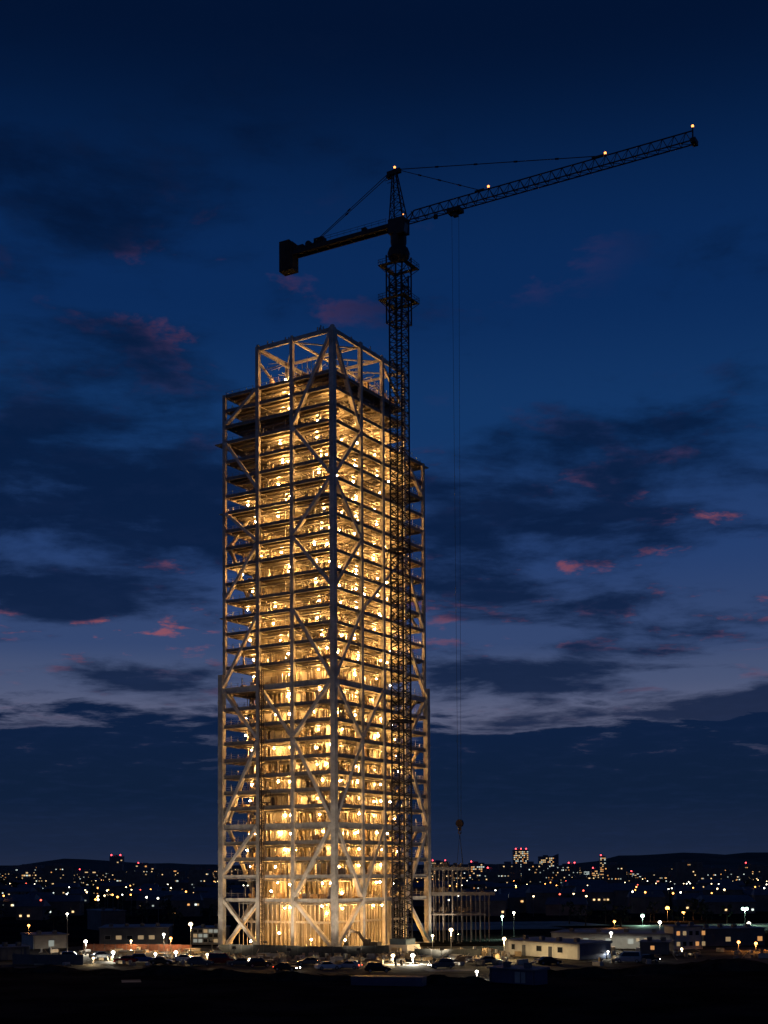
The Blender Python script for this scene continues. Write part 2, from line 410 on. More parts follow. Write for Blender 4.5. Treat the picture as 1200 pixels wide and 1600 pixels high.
# lobby: set-back mullioned screen, mezzanine ring
mz = MB()
mz.box(4.2, 4.5, 4.4, YL-1.5, 5.7, 6.2); mz.box(4.6, XL-2, 4.2, 4.5, 5.7, 6.2)
mz.build('mezzanine_beam', STEEL, tower)
for k in range(22):
    y = 4.6+k*1.2
    MB().box(4.28, 4.42, y-.05, y+.05, .02, 5.698).box(4.28, 4.42, y-.05, y+.05, 6.202, 10.3).build('mullion', STEEL, tower)
for k in range(27):
    x = 5.2+k*1.2
    MB().box(x-.05, x+.05, 4.28, 4.42, .02, 5.698).box(x-.05, x+.05, 4.28, 4.42, 6.202, 10.3).build('mullion', STEEL, tower)
# concrete core with board-marked ribs
core = MB().box(7.2, 33.0, 7.0, 25.6, .01, 112.0).build('core_wall', CORE, tower)
for k in range(14): MB().box(6.55, 7.198, 7.4+k*1.3, 7.7+k*1.3, .02, 60).build('wall_rib', CORE, core)
for k in range(21): MB().box(7.5+k*1.2, 7.8+k*1.2, 6.35, 6.998, .02, 60).build('wall_rib', CORE, core)
MB().box(0.6, XL-.4, .6, YL-.4, .001, .12).build('ground_slab', CONC, tower)
# crown above the roof deck
def rail2(p, q, w, h, name='crown_beam'): return MB().bar(p, q, w, h).build(name, STEEL, tower)
zt = ZT-.5
for a, b in ((0, 1), (1, 2)): rail2((-.2, YC[a]+.5, zt), (-.2, YC[b]-.5, zt), .5, 1.0)
for a, b in ((0, 1), (1, 2), (2, 3)): rail2((XC[a]+.5, -.2, zt), (XC[b]-.5, -.2, zt), .5, 1.0)
for x in XC[1:4]: rail2((x, .4, zt-.05), (x, YC[2]-.4, zt-.05), .35, .6)
rail2((.4, YC[1], zt+.02), (XC[3], YC[1], zt+.02), .35, .5); rail2((0, YC[2], zt), (XC[3], YC[2], zt), .5, .9)
for a, b in ((0, 1), (1, 2), (2, 3)): rail2((XC[a]+.3, YC[1]+.3, zt-.4), (XC[b]-.3, YC[2]-.3, zt-.4), .25, .25, 'crown_strut'); rail2((XC[a]+.3, YC[1]-.3, zt-.45), (XC[b]-.3, .3, zt-.45), .25, .25, 'crown_strut')
for y in (YC[1]*.5, YC[1]+4.8): rail2((.3, y, ZR+5.2), (XC[3], y, ZR+5.2), .2, .3, 'crown_strut')
rail2((XC[2], 0, ZT-1), (XC[3], 0, ZR+.6), .5, .6, 'crown_strut')
rail2((.0, YC[2], ZR+6), (XC[1], YC[2], ZR+.5), .4, .4, 'crown_strut')
m = MB(); r = random.Random(9)
for i in range(260):
    x, y = r.uniform(1, XC[3]-1), r.uniform(1, YC[2]-.5)
    if r.random() < .55:
        a = r.uniform(0, 3.14); L = r.uniform(1.5, 5); zz = ZR+r.uniform(.3, 5.5)
        m.bar((x, y, zz), (x+L*math.cos(a), y+L*math.sin(a), zz+r.uniform(-.8, .8)), .1, .1, 1)
    else: h = r.uniform(.4, 2.6); m.cbox((x, y, ZR+h/2), (r.uniform(.2, 1.5), r.uniform(.2, 1.2), h), r.choice((0, 2)), r.uniform(0, 3))
for i in range(40):
    x, y = r.uniform(1, XC[3]-1), r.uniform(1, YC[2]-.5); m.box(x-.06, x+.06, y-.06, y+.06, ZR, ZR+r.uniform(3, 6.5), 1)
tag(m.build('falsework', [MIX, PIPE, PLY], tower), kind='stuff')
for i in range(16):                         # odd bits standing on the crown ring
    if i < 8: x, y = -.2, r.uniform(1, 19.5)
    else: x, y = r.uniform(1, 29), -.2
    h = r.uniform(.3, 1.2); MB().box(x-.1, x+.1, y-.1, y+.1, ZT+.001, ZT+h).build('upstand', STEEL_D, tower)

# ------------------------------------------------------------------ work lamps (single things hung in the frame)
lm = MB(); lm.ball((0, 0, 0), .22, 10, 6, 0); lm.tube((0, 0, .2), (0, 0, .34), .10, 6, 1); lm.tube((0, 0, .34), (0, 0, 1.0), .02, 4, 1)
LAMP = lm.mesh('work_lamp', [BULB, BLACK])
ORD = 'first second third fourth fifth sixth seventh eighth ninth tenth eleventh twelfth thirteenth fourteenth fifteenth sixteenth seventeenth eighteenth nineteenth twentieth twenty-first twenty-second twenty-third twenty-fourth twenty-fifth twenty-sixth twenty-seventh twenty-eighth twenty-ninth thirtieth'.split()
def lamp(x, y, z, label, sc=1.0):
    l = obj('work_lamp', LAMP, None, tw(x, y, z)); l.scale = (sc, sc, sc)
    return tag(l, label, 'lamp', 'work lamps hung through the tower')
BAYS = [  # (name, x-range, y-range)
    ('in the outer end bay', (2.0, 5), (23.5, 27)), ('in the middle bay, near the edge', (1.8, 2.8), (12.3, 14)), ('in the middle bay, further in', (3.0, 5.5), (16, 19)),
    ('beside the near corner column, three-bay face', (2.4, 4.5), (5.2, 7.5)), ('close behind the near corner column', (2.5, 4.5), (2.5, 4.0)),
    ('beside the near corner column, four-bay face', (6.0, 9.0), (2.4, 4.5)), ('in the second bay of the four-bay face', (12.6, 14.4), (1.8, 3.4)),
    ('deep in the second bay, four-bay face', (16.5, 18.8), (3.6, 5.6)), ('just left of the crane mast', (21.8, 23.5), (1.8, 4)), ('behind the crane mast', (26, 28), (2.5, 5)),
    ('beyond the crane mast', (31.5, 34), (3, 6.5))]
r = random.Random(21)
for i, z in enumerate(LV):
    for k, (nm, xr, yr) in enumerate(BAYS):
        if z > ZA+.1:
            if not ((k in (1, 2) and z > 124) or (2 < k < 10 and z < 122) or (k in (4, 7) and 122 < z < 127)): continue
        elif k == 0 and (z < 20 or r.random() < .15 or z > 106): continue
        elif k == 10 and (r.random() < .3 or z > 106): continue
        elif k in (4, 9) and r.random() < .2: continue
        elif k in (2, 7) and r.random() < .12: continue
        lamp(r.uniform(*xr), r.uniform(*yr), z-1.7-r.random()*.6, 'warm bulb under the %s deck, %s' % (ORD[i], nm), r.choice((.74, .8, .88, .96))*(.92 if z < 30 else 1.0))
for k, (x, y) in enumerate(((6, 6), (3, 15), (14, 4), (22, 5), (16, 13), (5, 10))):
    lamp(x, y, ZR+1.6, 'warm bulb on the roof deck inside the crown, %s in order' % ORD[k], 1.0)
for k, (x, y, z) in enumerate(((2.5, 8, 2.2), (8, 2.5, 2.0), (2.6, 17, 3.5), (16, 2.6, 2.2), (6.5, 6.5, 8.0), (26, 3, 2.5), (2.5, 25, 1.5), (35, 3, 2.0), (6, 14, 12.6), (3, 19.5, 13), (12, 6, 12.4), (20, 6, 12.4))):
    lamp(x, y, z, 'warm bulb low in the lobby storeys, %s from the near corner' % ORD[k], .8)
#__PART2__
# ------------------------------------------------------------------ tower crane
CB = Vector((3.95, 292.0, 0.0))
crane = empty('tower_crane', CB, 0, 'dark lattice tower crane standing in front of the glowing steel frame', 'crane')
U = Vector((math.cos(TANG), math.sin(TANG), 0)); Vv = Vector((-math.sin(TANG), math.cos(TANG), 0)); Zv = Vector((0, 0, 1))
JA = R(-29.5); JD = Vector((math.cos(JA), math.sin(JA), 0)); JN = Vector((-math.sin(JA), math.cos(JA), 0))
def uv(a, b, z): return U*a+Vv*b+Zv*z
def jp(r_, n_, z): return JD*r_+JN*n_+Zv*z
ZJ = 162.2; MS = 1.55; SH = 5.7
def mast_mesh(s, h, cw, dw, seed=0):
    m = MB(); cs = [(-s, -s), (s, -s), (s, s), (-s, s)]
    for a, b in cs: m.bar(uv(a, b, 0), uv(a, b, h-.01), cw)
    n = 4
    for k in range(4):
        p, q = cs[k], cs[(k+1) % 4]
        for i in range(n):
            z0, z1 = h*i/n, h*(i+1)/n
            a, b = (p, q) if i % 2 == 0 else (q, p)
            m.bar(uv(a[0], a[1], z0+.1), uv(b[0], b[1], z1-.1), dw)
            if i % 2 == 0: m.bar(uv(p[0], p[1], z0+.1), uv(q[0], q[1], z0+.1), dw)
            mid = uv((p[0]+q[0])/2, (p[1]+q[1])/2, (z0+z1)/2)
            m.bar(mid, uv(b[0], b[1], z0+.15), dw*.6)
    for i in range(int(h/.5)): m.bar(uv(-.3, s*.55, i*.5+.1), uv(.3, s*.55, i*.5+.1), .05)      # ladder
    for a in (-.3, .3): m.bar(uv(a, s*.55, 0), uv(a, s*.55, h-.01), .06)
    return m
MM = mast_mesh(MS, SH, .36, .15).mesh('mast_section', CRANE)
z = 2.6; k = 0
while z+SH < 152: obj('mast_section', MM, crane, (0, 0, z)); z += SH; k += 1
base = MB(); base.hexa([uv(a, b, 0) for a, b in ((-3, -3), (3, -3), (3, 3), (-3, 3))]+[uv(a, b, 1.3) for a, b in ((-2.7, -2.7), (2.7, -2.7), (2.7, 2.7), (-2.7, 2.7))])
bo = base.build('footing', CONC, crane)
m = MB()
for a, b in ((-1.55, -1.55), (1.55, -1.55), (1.55, 1.55), (-1.55, 1.55)): m.bar(uv(a, b, 1.3), uv(a, b, 2.6), .55)
for i in range(4):
    p = ((-2, -2), (2, -2), (2, 2), (-2, 2))[i]; q = ((2, -2), (2, 2), (-2, 2), (-2, -2))[i]
    m.bar(uv(*p, 1.9), uv(*q, 1.9), .08, 1.3)
m.build('base_hoarding', mat('hoarding_blue', (.05, .09, .13), .6), crane)
for zc in (50.5, 88.5):                     # collars tying the mast to the frame
    m = MB()
    for i in range(4):
        p = ((-1.95, -1.95), (1.95, -1.95), (1.95, 1.95), (-1.95, 1.95))[i]; q = ((1.95, -1.95), (1.95, 1.95), (-1.95, 1.95), (-1.95, -1.95))[i]
        m.bar(uv(*p, zc), uv(*q, zc), .35, .5)
    t1 = tw(XC[2], -.7, zc)-CB; t2 = tw(XC[3], -.7, zc)-CB
    m.bar(uv(-1.9, 1.9, zc), t1, .25); m.bar(uv(1.9, 1.9, zc), t2, .25); m.bar(uv(1.9, 1.9, zc), t1, .18)
    m.build('wall_tie', CRANE, crane)
# climbing frame with two catwalks
cf = mast_mesh(2.02, 15.5, .34, .15).build('climbing_frame', CRANE, crane, (0, 0, 139.5))
for zz in (144.8, 152.6):
    m = MB(); s0, s1 = 2.25, 3.35
    for i in range(4):
        p = ((-s1, -s1), (s1, -s1), (s1, s1), (-s1, s1))
        a, b = p[i], p[(i+1) % 4]; f = s0/s1
        m.hexa([uv(*a, -.12), uv(*b, -.12), uv(b[0]*f, b[1]*f, -.12), uv(a[0]*f, a[1]*f, -.12), uv(*a, 0), uv(*b, 0), uv(b[0]*f, b[1]*f, 0), uv(a[0]*f, a[1]*f, 0)])
        for hz in (.55, 1.1): m.bar(uv(*a, hz), uv(*b, hz), .07)
        for t in range(7):
            c = (a[0]+(b[0]-a[0])*t/6, a[1]+(b[1]-a[1])*t/6); m.bar(uv(*c, 0), uv(*c, 1.1), .06)
        m.bar(uv(*a, -.1), uv(a[0]*.62, a[1]*.62, -1.5), .12)
    m.build('catwalk', CRANE, cf, (0, 0, zz-139.5))
# slewing unit
m = MB(); prof = [(154.6, 2.3), (155.6, 2.55), (156.6, 2.2), (157.2, 1.6), (158.0, 1.8), (159.4, 1.8), (160.0, 1.5)]
for (za, ra), (zb, rb) in zip(prof, prof[1:]): m.tube((0, 0, za), (0, 0, zb-.005), ra, 16, 0, rb)
m.build('slewing_ring', CRANE, crane)
m = MB(); hx = lambda r0, r1, w, z0, z1: m.hexa([jp(r0, -w, z0), jp(r1, -w, z0), jp(r1, w, z0), jp(r0, w, z0), jp(r0, -w, z1), jp(r1, -w, z1), jp(r1, w, z1), jp(r0, w, z1)])
hx(-1.9, 2.0, 1.5, 160.0, 163.2); m.build('turntable', CRANE, crane)
m = MB(); m.hexa([jp(1.2, -3.3, 158.6), jp(3.0, -3.3, 158.6), jp(3.0, -1.6, 158.6), jp(1.2, -1.6, 158.6), jp(1.0, -3.4, 160.9), jp(3.4, -3.4, 160.9), jp(3.4, -1.55, 160.9), jp(1.0, -1.55, 160.9)])
cab = m.build('operator_cab', CRANE, crane)
MB().quad(jp(3.06, -3.2, 158.9), jp(3.06, -1.7, 158.9), jp(3.38, -1.7, 160.6), jp(3.38, -3.2, 160.6)).build('window', mat('dark_glass', (.01, .012, .015), .08), cab)
# A-frame
AP = jp(-.9, 0, 174.2); m = MB()
feet = [jp(-1.7, -1.2, 163.2), jp(1.7, -1.2, 163.2), jp(1.7, 1.2, 163.2), jp(-1.7, 1.2, 163.2)]
tops = [AP+jp(-.45, -.35, 0), AP+jp(.45, -.35, 0), AP+jp(.45, .35, 0), AP+jp(-.45, .35, 0)]
for i in range(4):
    m.bar(feet[i], tops[i], .26)
    j = (i+1) % 4
    for s in range(6):
        a, b = s/6, (s+1)/6
        m.bar(feet[i].lerp(tops[i], a), feet[j].lerp(tops[j], b), .11); m.bar(feet[i].lerp(tops[i], b), feet[j].lerp(tops[j], b), .09)
m.build('apex_frame', CRANE, crane)
m = MB(); m.bar(AP+jp(-1.8, 0, .2), AP+jp(1.5, 0, .35), .9, .9); m.bar(AP+jp(-1.9, 0, -.5), AP+jp(-1.0, 0, -.5), 1.2, .5); m.bar(AP+jp(-2.2, -.6, -1.4), AP+jp(-.4, -.6, -1.4), .1, .1); m.bar(AP+jp(-2.2, .6, -1.4), AP+jp(-.4, .6, -1.4), .1, .1)
m.build('apex_head', CRANE, crane)
# jib: triangular truss
NS, JL = 9, 7.2; W2, HT = .85, 2.35
def jib_mesh(first=False):
    m = MB(); n = 3; st = JL/n
    for s in (-1, 1): m.bar(jp(0, s*W2, 0), jp(JL-.01, s*W2, 0), .2)
    m.bar(jp(st*.8 if first else 0, 0, HT if not first else HT*.98), jp(JL-.01, 0, HT), .2)
    if first:
        for s in (-1, 1): m.bar(jp(0, s*W2, 0), jp(st*.8, 0, HT*.98), .18)
    for i in range(n):
        r0, r1 = i*st, (i+1)*st; rm = (r0+r1)/2
        m.bar(jp(r0, -W2, 0), jp(r0, W2, 0), .1); m.bar(jp(r0, -W2, 0), jp(r1, W2, 0), .09)
        for s in (-1, 1):
            if not (first and i == 0): m.bar(jp(r0, s*W2, 0), jp(rm, 0, HT), .1)
            m.bar(jp(rm, 0, HT), jp(r1, s*W2, 0), .1)
    return m.mesh('jib_section', CRANE)
J1, J0 = jib_mesh(True), jib_mesh(False); RJ = 2.0
camber = lambda r_: .0
for i in range(NS): obj('jib_section', J1 if i == 0 else J0, crane, jp(RJ+i*JL, 0, ZJ))
RT_ = RJ+NS*JL
m = MB(); m.bar(jp(RT_, 0, ZJ), jp(RT_+1.0, 0, ZJ), 2.1, .9); m.bar(jp(RT_+.2, 0, ZJ), jp(RT_+.2, 0, ZJ+HT+.6), .25); m.bar(jp(RT_-.3, 0, ZJ+HT), jp(RT_+.2, 0, ZJ+HT), .2)
m.build('jib_end', CRANE, crane)
RED = emit('obstruction_red_orange', (1.0, .30, .07), 4)
for i, (r_, z_) in enumerate(((-.9, 175.6), (22.2, ZJ+HT+.55), (48.7, ZJ+HT+.55), (RT_+.2, ZJ+HT+.95))):
    MB().ball(jp(r_, 0, z_), .27, 8, 6).tube(jp(r_, 0, z_-.5), jp(r_, 0, z_-.25), .16, 6, 1).build('warning_lamp', [RED, BLACK], crane)
MB().ball(jp(2.1, -1.62, 163.4), .13, 6, 4).build('warning_lamp', RED, crane)
# counter-jib
m = MB()
for s in (-1, 1): m.bar(jp(-2.0, s*1.05, ZJ-.15), jp(-30.5, s*1.05, ZJ-.15), .3, .95)
m.bar(jp(-2.0, 0, ZJ+.1), jp(-27, 0, ZJ+.1), 1.7, .1)
for i in range(9): m.bar(jp(-3-i*3.1, -1.0, ZJ-.5), jp(-3-i*3.1, 1.0, ZJ-.5), .2)
cj = m.build('counter_jib', CRANE, crane)
m = MB()
for s in (-1, 1):
    for hz in (1.0, 1.55): m.bar(jp(-2.5, s*1.15, ZJ+hz), jp(-21, s*1.15, ZJ+hz), .06)
    for i in range(11): m.bar(jp(-2.6-i*1.83, s*1.15, ZJ+.45), jp(-2.6-i*1.83, s*1.15, ZJ+1.55), .06)
m.build('handrail', CRANE, cj)
m = MB(); m.bar(jp(-19.5, 0, ZJ+1.2), jp(-22.0, 0, ZJ+1.2), 1.7, 1.5); m.tube(jp(-23.6, -.9, ZJ+1.1), jp(-23.6, .9, ZJ+1.1), .75, 14); m.bar(jp(-22.0, 0, ZJ+.7), jp(-23.6, 0, ZJ+.7), 1.5, .4)
m.build('hoist_winch', CRANE, cj)
MB().bar(jp(-25, 0, ZJ+.9), jp(-26.4, 0, ZJ+.9), 1.6, 1.1).build('control_cabinet', CRANE, cj)
MB().bar(jp(-8.3, 0, ZJ+.95), jp(-9.4, 0, ZJ+.95), .9, 1.0).build('control_cabinet', CRANE, cj)
for i in range(4):
    r0 = -27.6-i*.95; top = ZJ+(3.2 if i else 2.5)
    MB().hexa([jp(r0-.88, -1.3, ZJ-4.0), jp(r0, -1.3, ZJ-4.0), jp(r0, 1.3, ZJ-4.0), jp(r0-.88, 1.3, ZJ-4.0), jp(r0-.88, -1.3, top), jp(r0, -1.3, top), jp(r0, 1.3, top), jp(r0-.88, 1.3, top)]).build('counterweight', mat('ballast_concrete', (.03, .03, .03), .9, 0, .3, .5), crane)
def tie(p, q, r=.075, joints=3):
    m = MB(); m.tube(p, q, r, 6); p, q = Vector(p), Vector(q); d = (q-p).normalized()
    for i in range(1, joints+1):
        c = p.lerp(q, i/(joints+1)); m.tube(c-d*.4, c+d*.4, r*2.2, 6)
    return m.build('tie_bar', CRANE, crane)
for s in (-1, 1):
    tie(AP+jp(-1.6, s*.35, .1), jp(-25.2 if s > 0 else -22.5, s*1.0, ZJ+.5), .08, 1)
tie(AP+jp(1.3, .2, .45), jp(20.2, 0, ZJ+HT+.25)); tie(AP+jp(1.3, -.2, .5), jp(47.5, 0, ZJ+HT+.25), .085, 4)
m = MB(); m.bar(jp(19.0, 0, ZJ+HT+.2), jp(21.2, 0, ZJ+HT+.2), .4, .4); m.bar(jp(45.8, 0, ZJ+HT+.2), jp(48.4, 0, ZJ+HT+.2), .4, .4); m.build('tie_anchor', CRANE, crane)
RTR = 14.2
m = MB(); m.bar(jp(RTR-1.6, 0, ZJ-.55), jp(RTR+1.6, 0, ZJ-.55), 2.2, .7)
for a in (-1.2, 1.2):
    for s in (-1, 1): m.tube(jp(RTR+a, s*.95, ZJ-.2), jp(RTR+a, s*1.2, ZJ-.2), .28, 10)
m.bar(jp(RTR-.5, 0, ZJ-1.2), jp(RTR+.5, 0, ZJ-1.2), 1.2, .9); m.bar(jp(RTR-5.2, 0, ZJ-.5), jp(RTR-4.4, 0, ZJ-.5), .5, .9)
m.build('trolley', CRANE, crane)
ZH = 28.2
for a, b in ((-.85, -.35), (.85, .35)):
    MB().tube(jp(RTR+a, 0, ZJ-1.4), jp(RTR+b, 0, ZH), .036, 6).build('hoist_rope', CRANE, crane)
HK = mat('hook_rust', (.05, .024, .012), .6, .2)
m = MB(); m.tube(jp(RTR, -.3, ZH-.6), jp(RTR, .3, ZH-.6), .85, 16); m.bar(jp(RTR, 0, ZH-.6), jp(RTR, 0, ZH-2.2), .55, .7)
hb_ = m.build('hook_block', HK, crane)
m = MB(); pts = [jp(RTR+.32*math.sin(t), 0, ZH-2.55-.32*math.cos(t)) for t in [R(q) for q in (-150, -90, -40, 0, 40, 90, 130)]]
for a, b in zip(pts, pts[1:]): m.tube(a, b, .12, 6)
m.tube(jp(RTR, 0, ZH-2.1), pts[0], .12, 6); m.build('hook', HK, hb_)
m = MB()
for a, b in ((-.9, .3), (.9, -.3), (.2, .9)): m.tube(jp(RTR, 0, ZH-2.8), jp(RTR+a, b, ZH-9.6), .045, 5)
m.build('sling', CRANE, crane)

# ------------------------------------------------------------------ rack-and-pinion hoist on the three-bay face
ho = empty('construction_hoist', tw(-1.25, 18.9), TANG, 'thin dark construction hoist mast climbing the lower half of the three-bay face', 'hoist')
HO = mat('hoist_steel', (.05, .035, .028), .6, 0, .3, 1.0); hm = MB(); w_ = .36
for a_, b_ in ((-w_, -w_), (w_, -w_), (w_, w_), (-w_, w_)): hm.box(a_-.06, a_+.06, b_-.06, b_+.06, 0, 3.0)
for i in range(3):
    z_ = i*1.0
    for (a_, b_), (c_, d_) in (((-w_, -w_), (w_, -w_)), ((w_, -w_), (w_, w_)), ((w_, w_), (-w_, w_)), ((-w_, w_), (-w_, -w_))):
        hm.bar((a_, b_, z_+.05), (c_, d_, z_+.95), .06); hm.bar((a_, b_, z_+.03), (c_, d_, z_+.03), .06)
hmesh = hm.mesh('hoist_section', HO)
for i in range(21): obj('mast_section', hmesh, ho, (0, 0, .2+i*3.002))
MB().box(-.9, .9, -.9, .9, 0, .19).build('base', CONC, ho)
for i in range(5): MB().bar((.38, 0, 8+i*12.4), (1.05, 0, 8+i*12.4), .1).build('wall_tie', HO, ho)
cg = MB()
for z_ in (33.0, 35.4): cg.box(-.75, .75, -2.0, -.5, z_, z_+.12)
for x_ in (-.7, .7):
    for y_ in (-1.95, -.55): cg.box(x_-.05, x_+.05, y_-.05, y_+.05, 33.12, 35.4)
cg.build('cage', HO, ho)

# ------------------------------------------------------------------ steel frame of the low wing beside the tower
pf = empty('low_wing', tw(XL, -.2), TANG-R(50), 'low bare steel frame with thin posts beside the tower foot', 'steel frame')
for i in range(7):
    for j in range(3):
        MB().box(2.3*i+1.4, 2.3*i+1.62, j*5.0-.1, j*5.0+.1, 0, 17.6 if i < 4 else 12.0).build('post', STEEL_D, pf)
for zz, n in ((17.6, 4.4), (11.4, 7), (6.6, 6)):
    for j in range(3): MB().box(.75, 2.3*(n-.4)+1.6, j*5.0-.2, j*5.0+.2, zz+.01, zz+(.8 if zz > 7 else .35)).build('beam', STEEL_D, pf)
    m = MB()
    for i in range(int(n)): m.box(2.3*i+1.2, 2.3*i+1.5, .22, 4.78, zz+.1, zz+.6); m.box(2.3*i+1.2, 2.3*i+1.5, 5.22, 9.78, zz+.1, zz+.6)
    tag(m.build('cross_beams', STEEL_D, pf), kind='stuff')
    m = MB(); r = random.Random(int(zz))
    for i in range(26): x = r.uniform(1, 2.3*n-1); y = r.uniform(.2, 9); h = r.uniform(.2, 1.2); m.cbox((x, y, zz+.85+h/2), (r.uniform(.1, .8), r.uniform(.1, .6), h), 0, r.uniform(0, 3))
    tag(m.build('stored_material', MIX, pf), kind='stuff')

# ------------------------------------------------------------------ site lights
COOL = (1.0, .93, .74); WW = (1.0, .72, .36); ORG = (1.0, .38, .08); GRN = (.55, 1.0, .72)
POLE = mat('pole_steel', (.12, .12, .12), .5, .3)
def pole_lamp(px, py, pb, colr, L, label, rad=.32, cat='lamp post', twin=False):
    p = gnd(px, pb); top = at(px, py, p.y); h = max(1.2, top.z)
    e = empty('lamp_post', p, 0, label, cat, 'lamp posts on and around the site')
    MB().tube((0, 0, 0), (0, 0, h+.1), .11 if h > 4 else .07, 8, 0, .06).tube((0, 0, 0), (0, 0, .3), .25, 8).build('pole', POLE, e)
    key = 'lamp_%d_%d' % (int(colr[1]*100), int(L))
    em = emit('bulb_%d' % int(colr[1]*100), colr, 9, False)
    for s in ((-.6, .6) if twin else (0,)):
        hd = MB().bar((s, .25, h+rad*1.3), (s, -.1, h+rad*1.3), rad*1.6, rad*.4).build('lamp_head', POLE, e)
        MB().ball((s, -.15, h), rad*1.2, 12, 8, 0, .85).build('bulb', em, hd)
    ld = bpy.data.lights.new('lamp_light', 'SPOT'); ld.energy = L*rad*rad*130; ld.spot_size = R(178); ld.spot_blend = .12; ld.shadow_soft_size = .2; ld.color = colr
    lo = bpy.data.objects.new('lamp_light', ld); COL.objects.link(lo); lo.parent = e; lo.location = (0, -.15, h-rad*1.2-.1)
    return e
for a in (
    (298, 1444, 1492, WW, 420, 'tall lamp post with a brilliant warm light near the tower foot', .36),
    (134, 1471, 1492, COOL, 260, 'lamp post with a bright white light beside the pale shed', .32),
    (177, 1488, 1502, COOL, 200, 'short lamp post with a white light among the parked cars', .30),
    (146, 1500, 1507, WW, 130, 'lowest small lamp in front of the site fence', .2),
    (256, 1460, 1488, COOL, 180, 'slim lamp post with white light before the grey warehouses', .26),
    (267, 1466, 1489, ORG, 160, 'short lamp post with an amber light before the grey warehouses', .26),
    (243, 1492, 1500, COOL, 150, 'low white lamp between the dark parked cars', .24),
    (275, 1488, 1498, COOL, 190, 'low cluster lamp glaring beside the parked van', .32),
    (324, 1492, 1501, WW, 160, 'low warm lamp beside the hoarding, next to the glaring white one', .24),
    (205, 1470, 1487, WW, 120, 'dim warm lamp post by the brick-red stack', .2),
    (105, 1428, 1488, COOL, 30, 'very tall thin lamp post with a faint light', .22),
    (45, 1446, 1478, ORG, 60, 'amber street lamp standing by itself at the site edge', .25),
    (614, 1493, 1506, WW, 260, 'warm lamp post just before the crane footing', .30),
    (645, 1493, 1506, COOL, 320, 'white lamp post just before the crane footing', .34),
    (705, 1453, 1488, WW, 420, 'lamp post with a brilliant light under the low wing frame', .36),
    (745, 1520, 1530, COOL, 160, 'low white lamp in front of the blue cabin', .22),
    (788, 1467, 1501, WW, 420, 'lamp post with warm light at the end of the cream site office', .30),
    (955, 1458, 1487, COOL, 220, 'lamp post with a white light behind the cream site office', .28),
    (950, 1487, 1499, COOL, 70, 'small lamp against the dark end of the cream site office', .18),
    (785, 1432, 1468, GRN, 420, 'tall lamp post with a greenish white light', .28),
    (803, 1426, 1464, COOL, 60, 'lamp post with a white light beyond the green-lit one', .28),
    (1004, 1431, 1446, GRN, 60, 'green-tinted street lamp on the far road', .5),
    (1031, 1441, 1458, COOL, 60, 'white street lamp over the long low building', .4),
    (1043, 1419, 1440, ORG, 60, 'large amber street lamp over the far road', .6),
    (1068, 1425, 1440, ORG, 40, 'small amber street lamp over the far road', .45),
    (1164, 1420, 1446, GRN, 160, 'tall floodlight pair by the far sports ground', .45),
    (1170, 1443, 1456, COOL, 60, 'low bright lamp by the far sports ground', .45),
    (1065, 1485, 1492, WW, 90, 'low yellow lamp beside the stacked cabins', .22),
    (1154, 1472, 1486, ORG, 60, 'amber lamp before the dark trees at the road', .28),
    (1181, 1474, 1487, ORG, 70, 'amber lamp nearest the frame edge, before the dark trees', .28),
    (960, 1440, 1450, ORG, 30, 'dull amber lamp on the dark slope behind the site office', .35),
    (676, 1462, 1484, WW, 200, 'warm lamp post beside the right foot of the tower', .26),
): pole_lamp(*a, twin=('pair' in a[5]))
# floodlights that wash the lower storeys of the frame
def flood2(x, y, *a): flood(None, tw(x, y), *a)
def flood(px, pb, aim, P, label, colr=(1, .80, .56)):
    p = gnd(px, pb) if px else pb; e = empty('floodlight', p, 0, label, 'floodlight', 'floodlights aimed at the tower')
    d = (Vector(aim)-(p+Vector((0, 0, 2.2)))).normalized()
    MB().tube((0, 0, 1.0), (0, 0, 2.0), .06, 6).bar((-.6, 0, .05), (.6, 0, .05), .08).bar((0, -.6, .05), (0, .6, .05), .08).tube((0, 0, .05), (0, 0, 1.0), .09, 6).build('stand', POLE, e)
    c = Vector((0, 0, 2.2))
    h = MB().bar(c-d*.28, c, .8, .55).build('lamp_head', POLE, e)
    MB().bar(c+d*.003, c+d*.03, .7, .45).build('lens', emit('flood_lens', (1, .85, .6), 30, False), h)
    ld = bpy.data.lights.new('flood_light', 'SPOT'); ld.energy = P; ld.spot_size = R(95); ld.spot_blend = .6; ld.shadow_soft_size = .3; ld.color = colr
    lo = bpy.data.objects.new('flood_light', ld); COL.objects.link(lo); lo.parent = e
    lo.location = c+d*.25; lo.rotation_euler = d.to_track_quat('-Z', 'Y').to_euler()
flood(366, 1497, tw(0, 24, 26), 7068, 'small floodlight on a stand by the hoarding under the outer columns')
flood(452, 1500, tw(0, 9, 30), 6525, 'floodlight on a stand facing the middle columns of the tower')
flood(560, 1500, tw(6, 0, 30), 6525, 'floodlight on a stand facing the near corner column')
flood(690, 1500, tw(36, 0, 26), 6525, 'floodlight on a stand by the rough ground, facing the far columns')
flood2(-9, 27, tw(0, 27, 12), 3770, 'floodlight inside the hoarding at the outer column')
flood2(-9, 12, tw(0, 12, 12), 3190, 'floodlight inside the hoarding at the middle columns')
flood2(-6, -7, tw(0, 0, 14), 3190, 'floodlight inside the hoarding at the near corner column')
flood2(12, -9, tw(12, 0, 12), 3190, 'floodlight beside the excavator before the lobby')
flood2(40, -9, tw(40, 0, 12), 3480, 'floodlight at the last column beyond the crane')

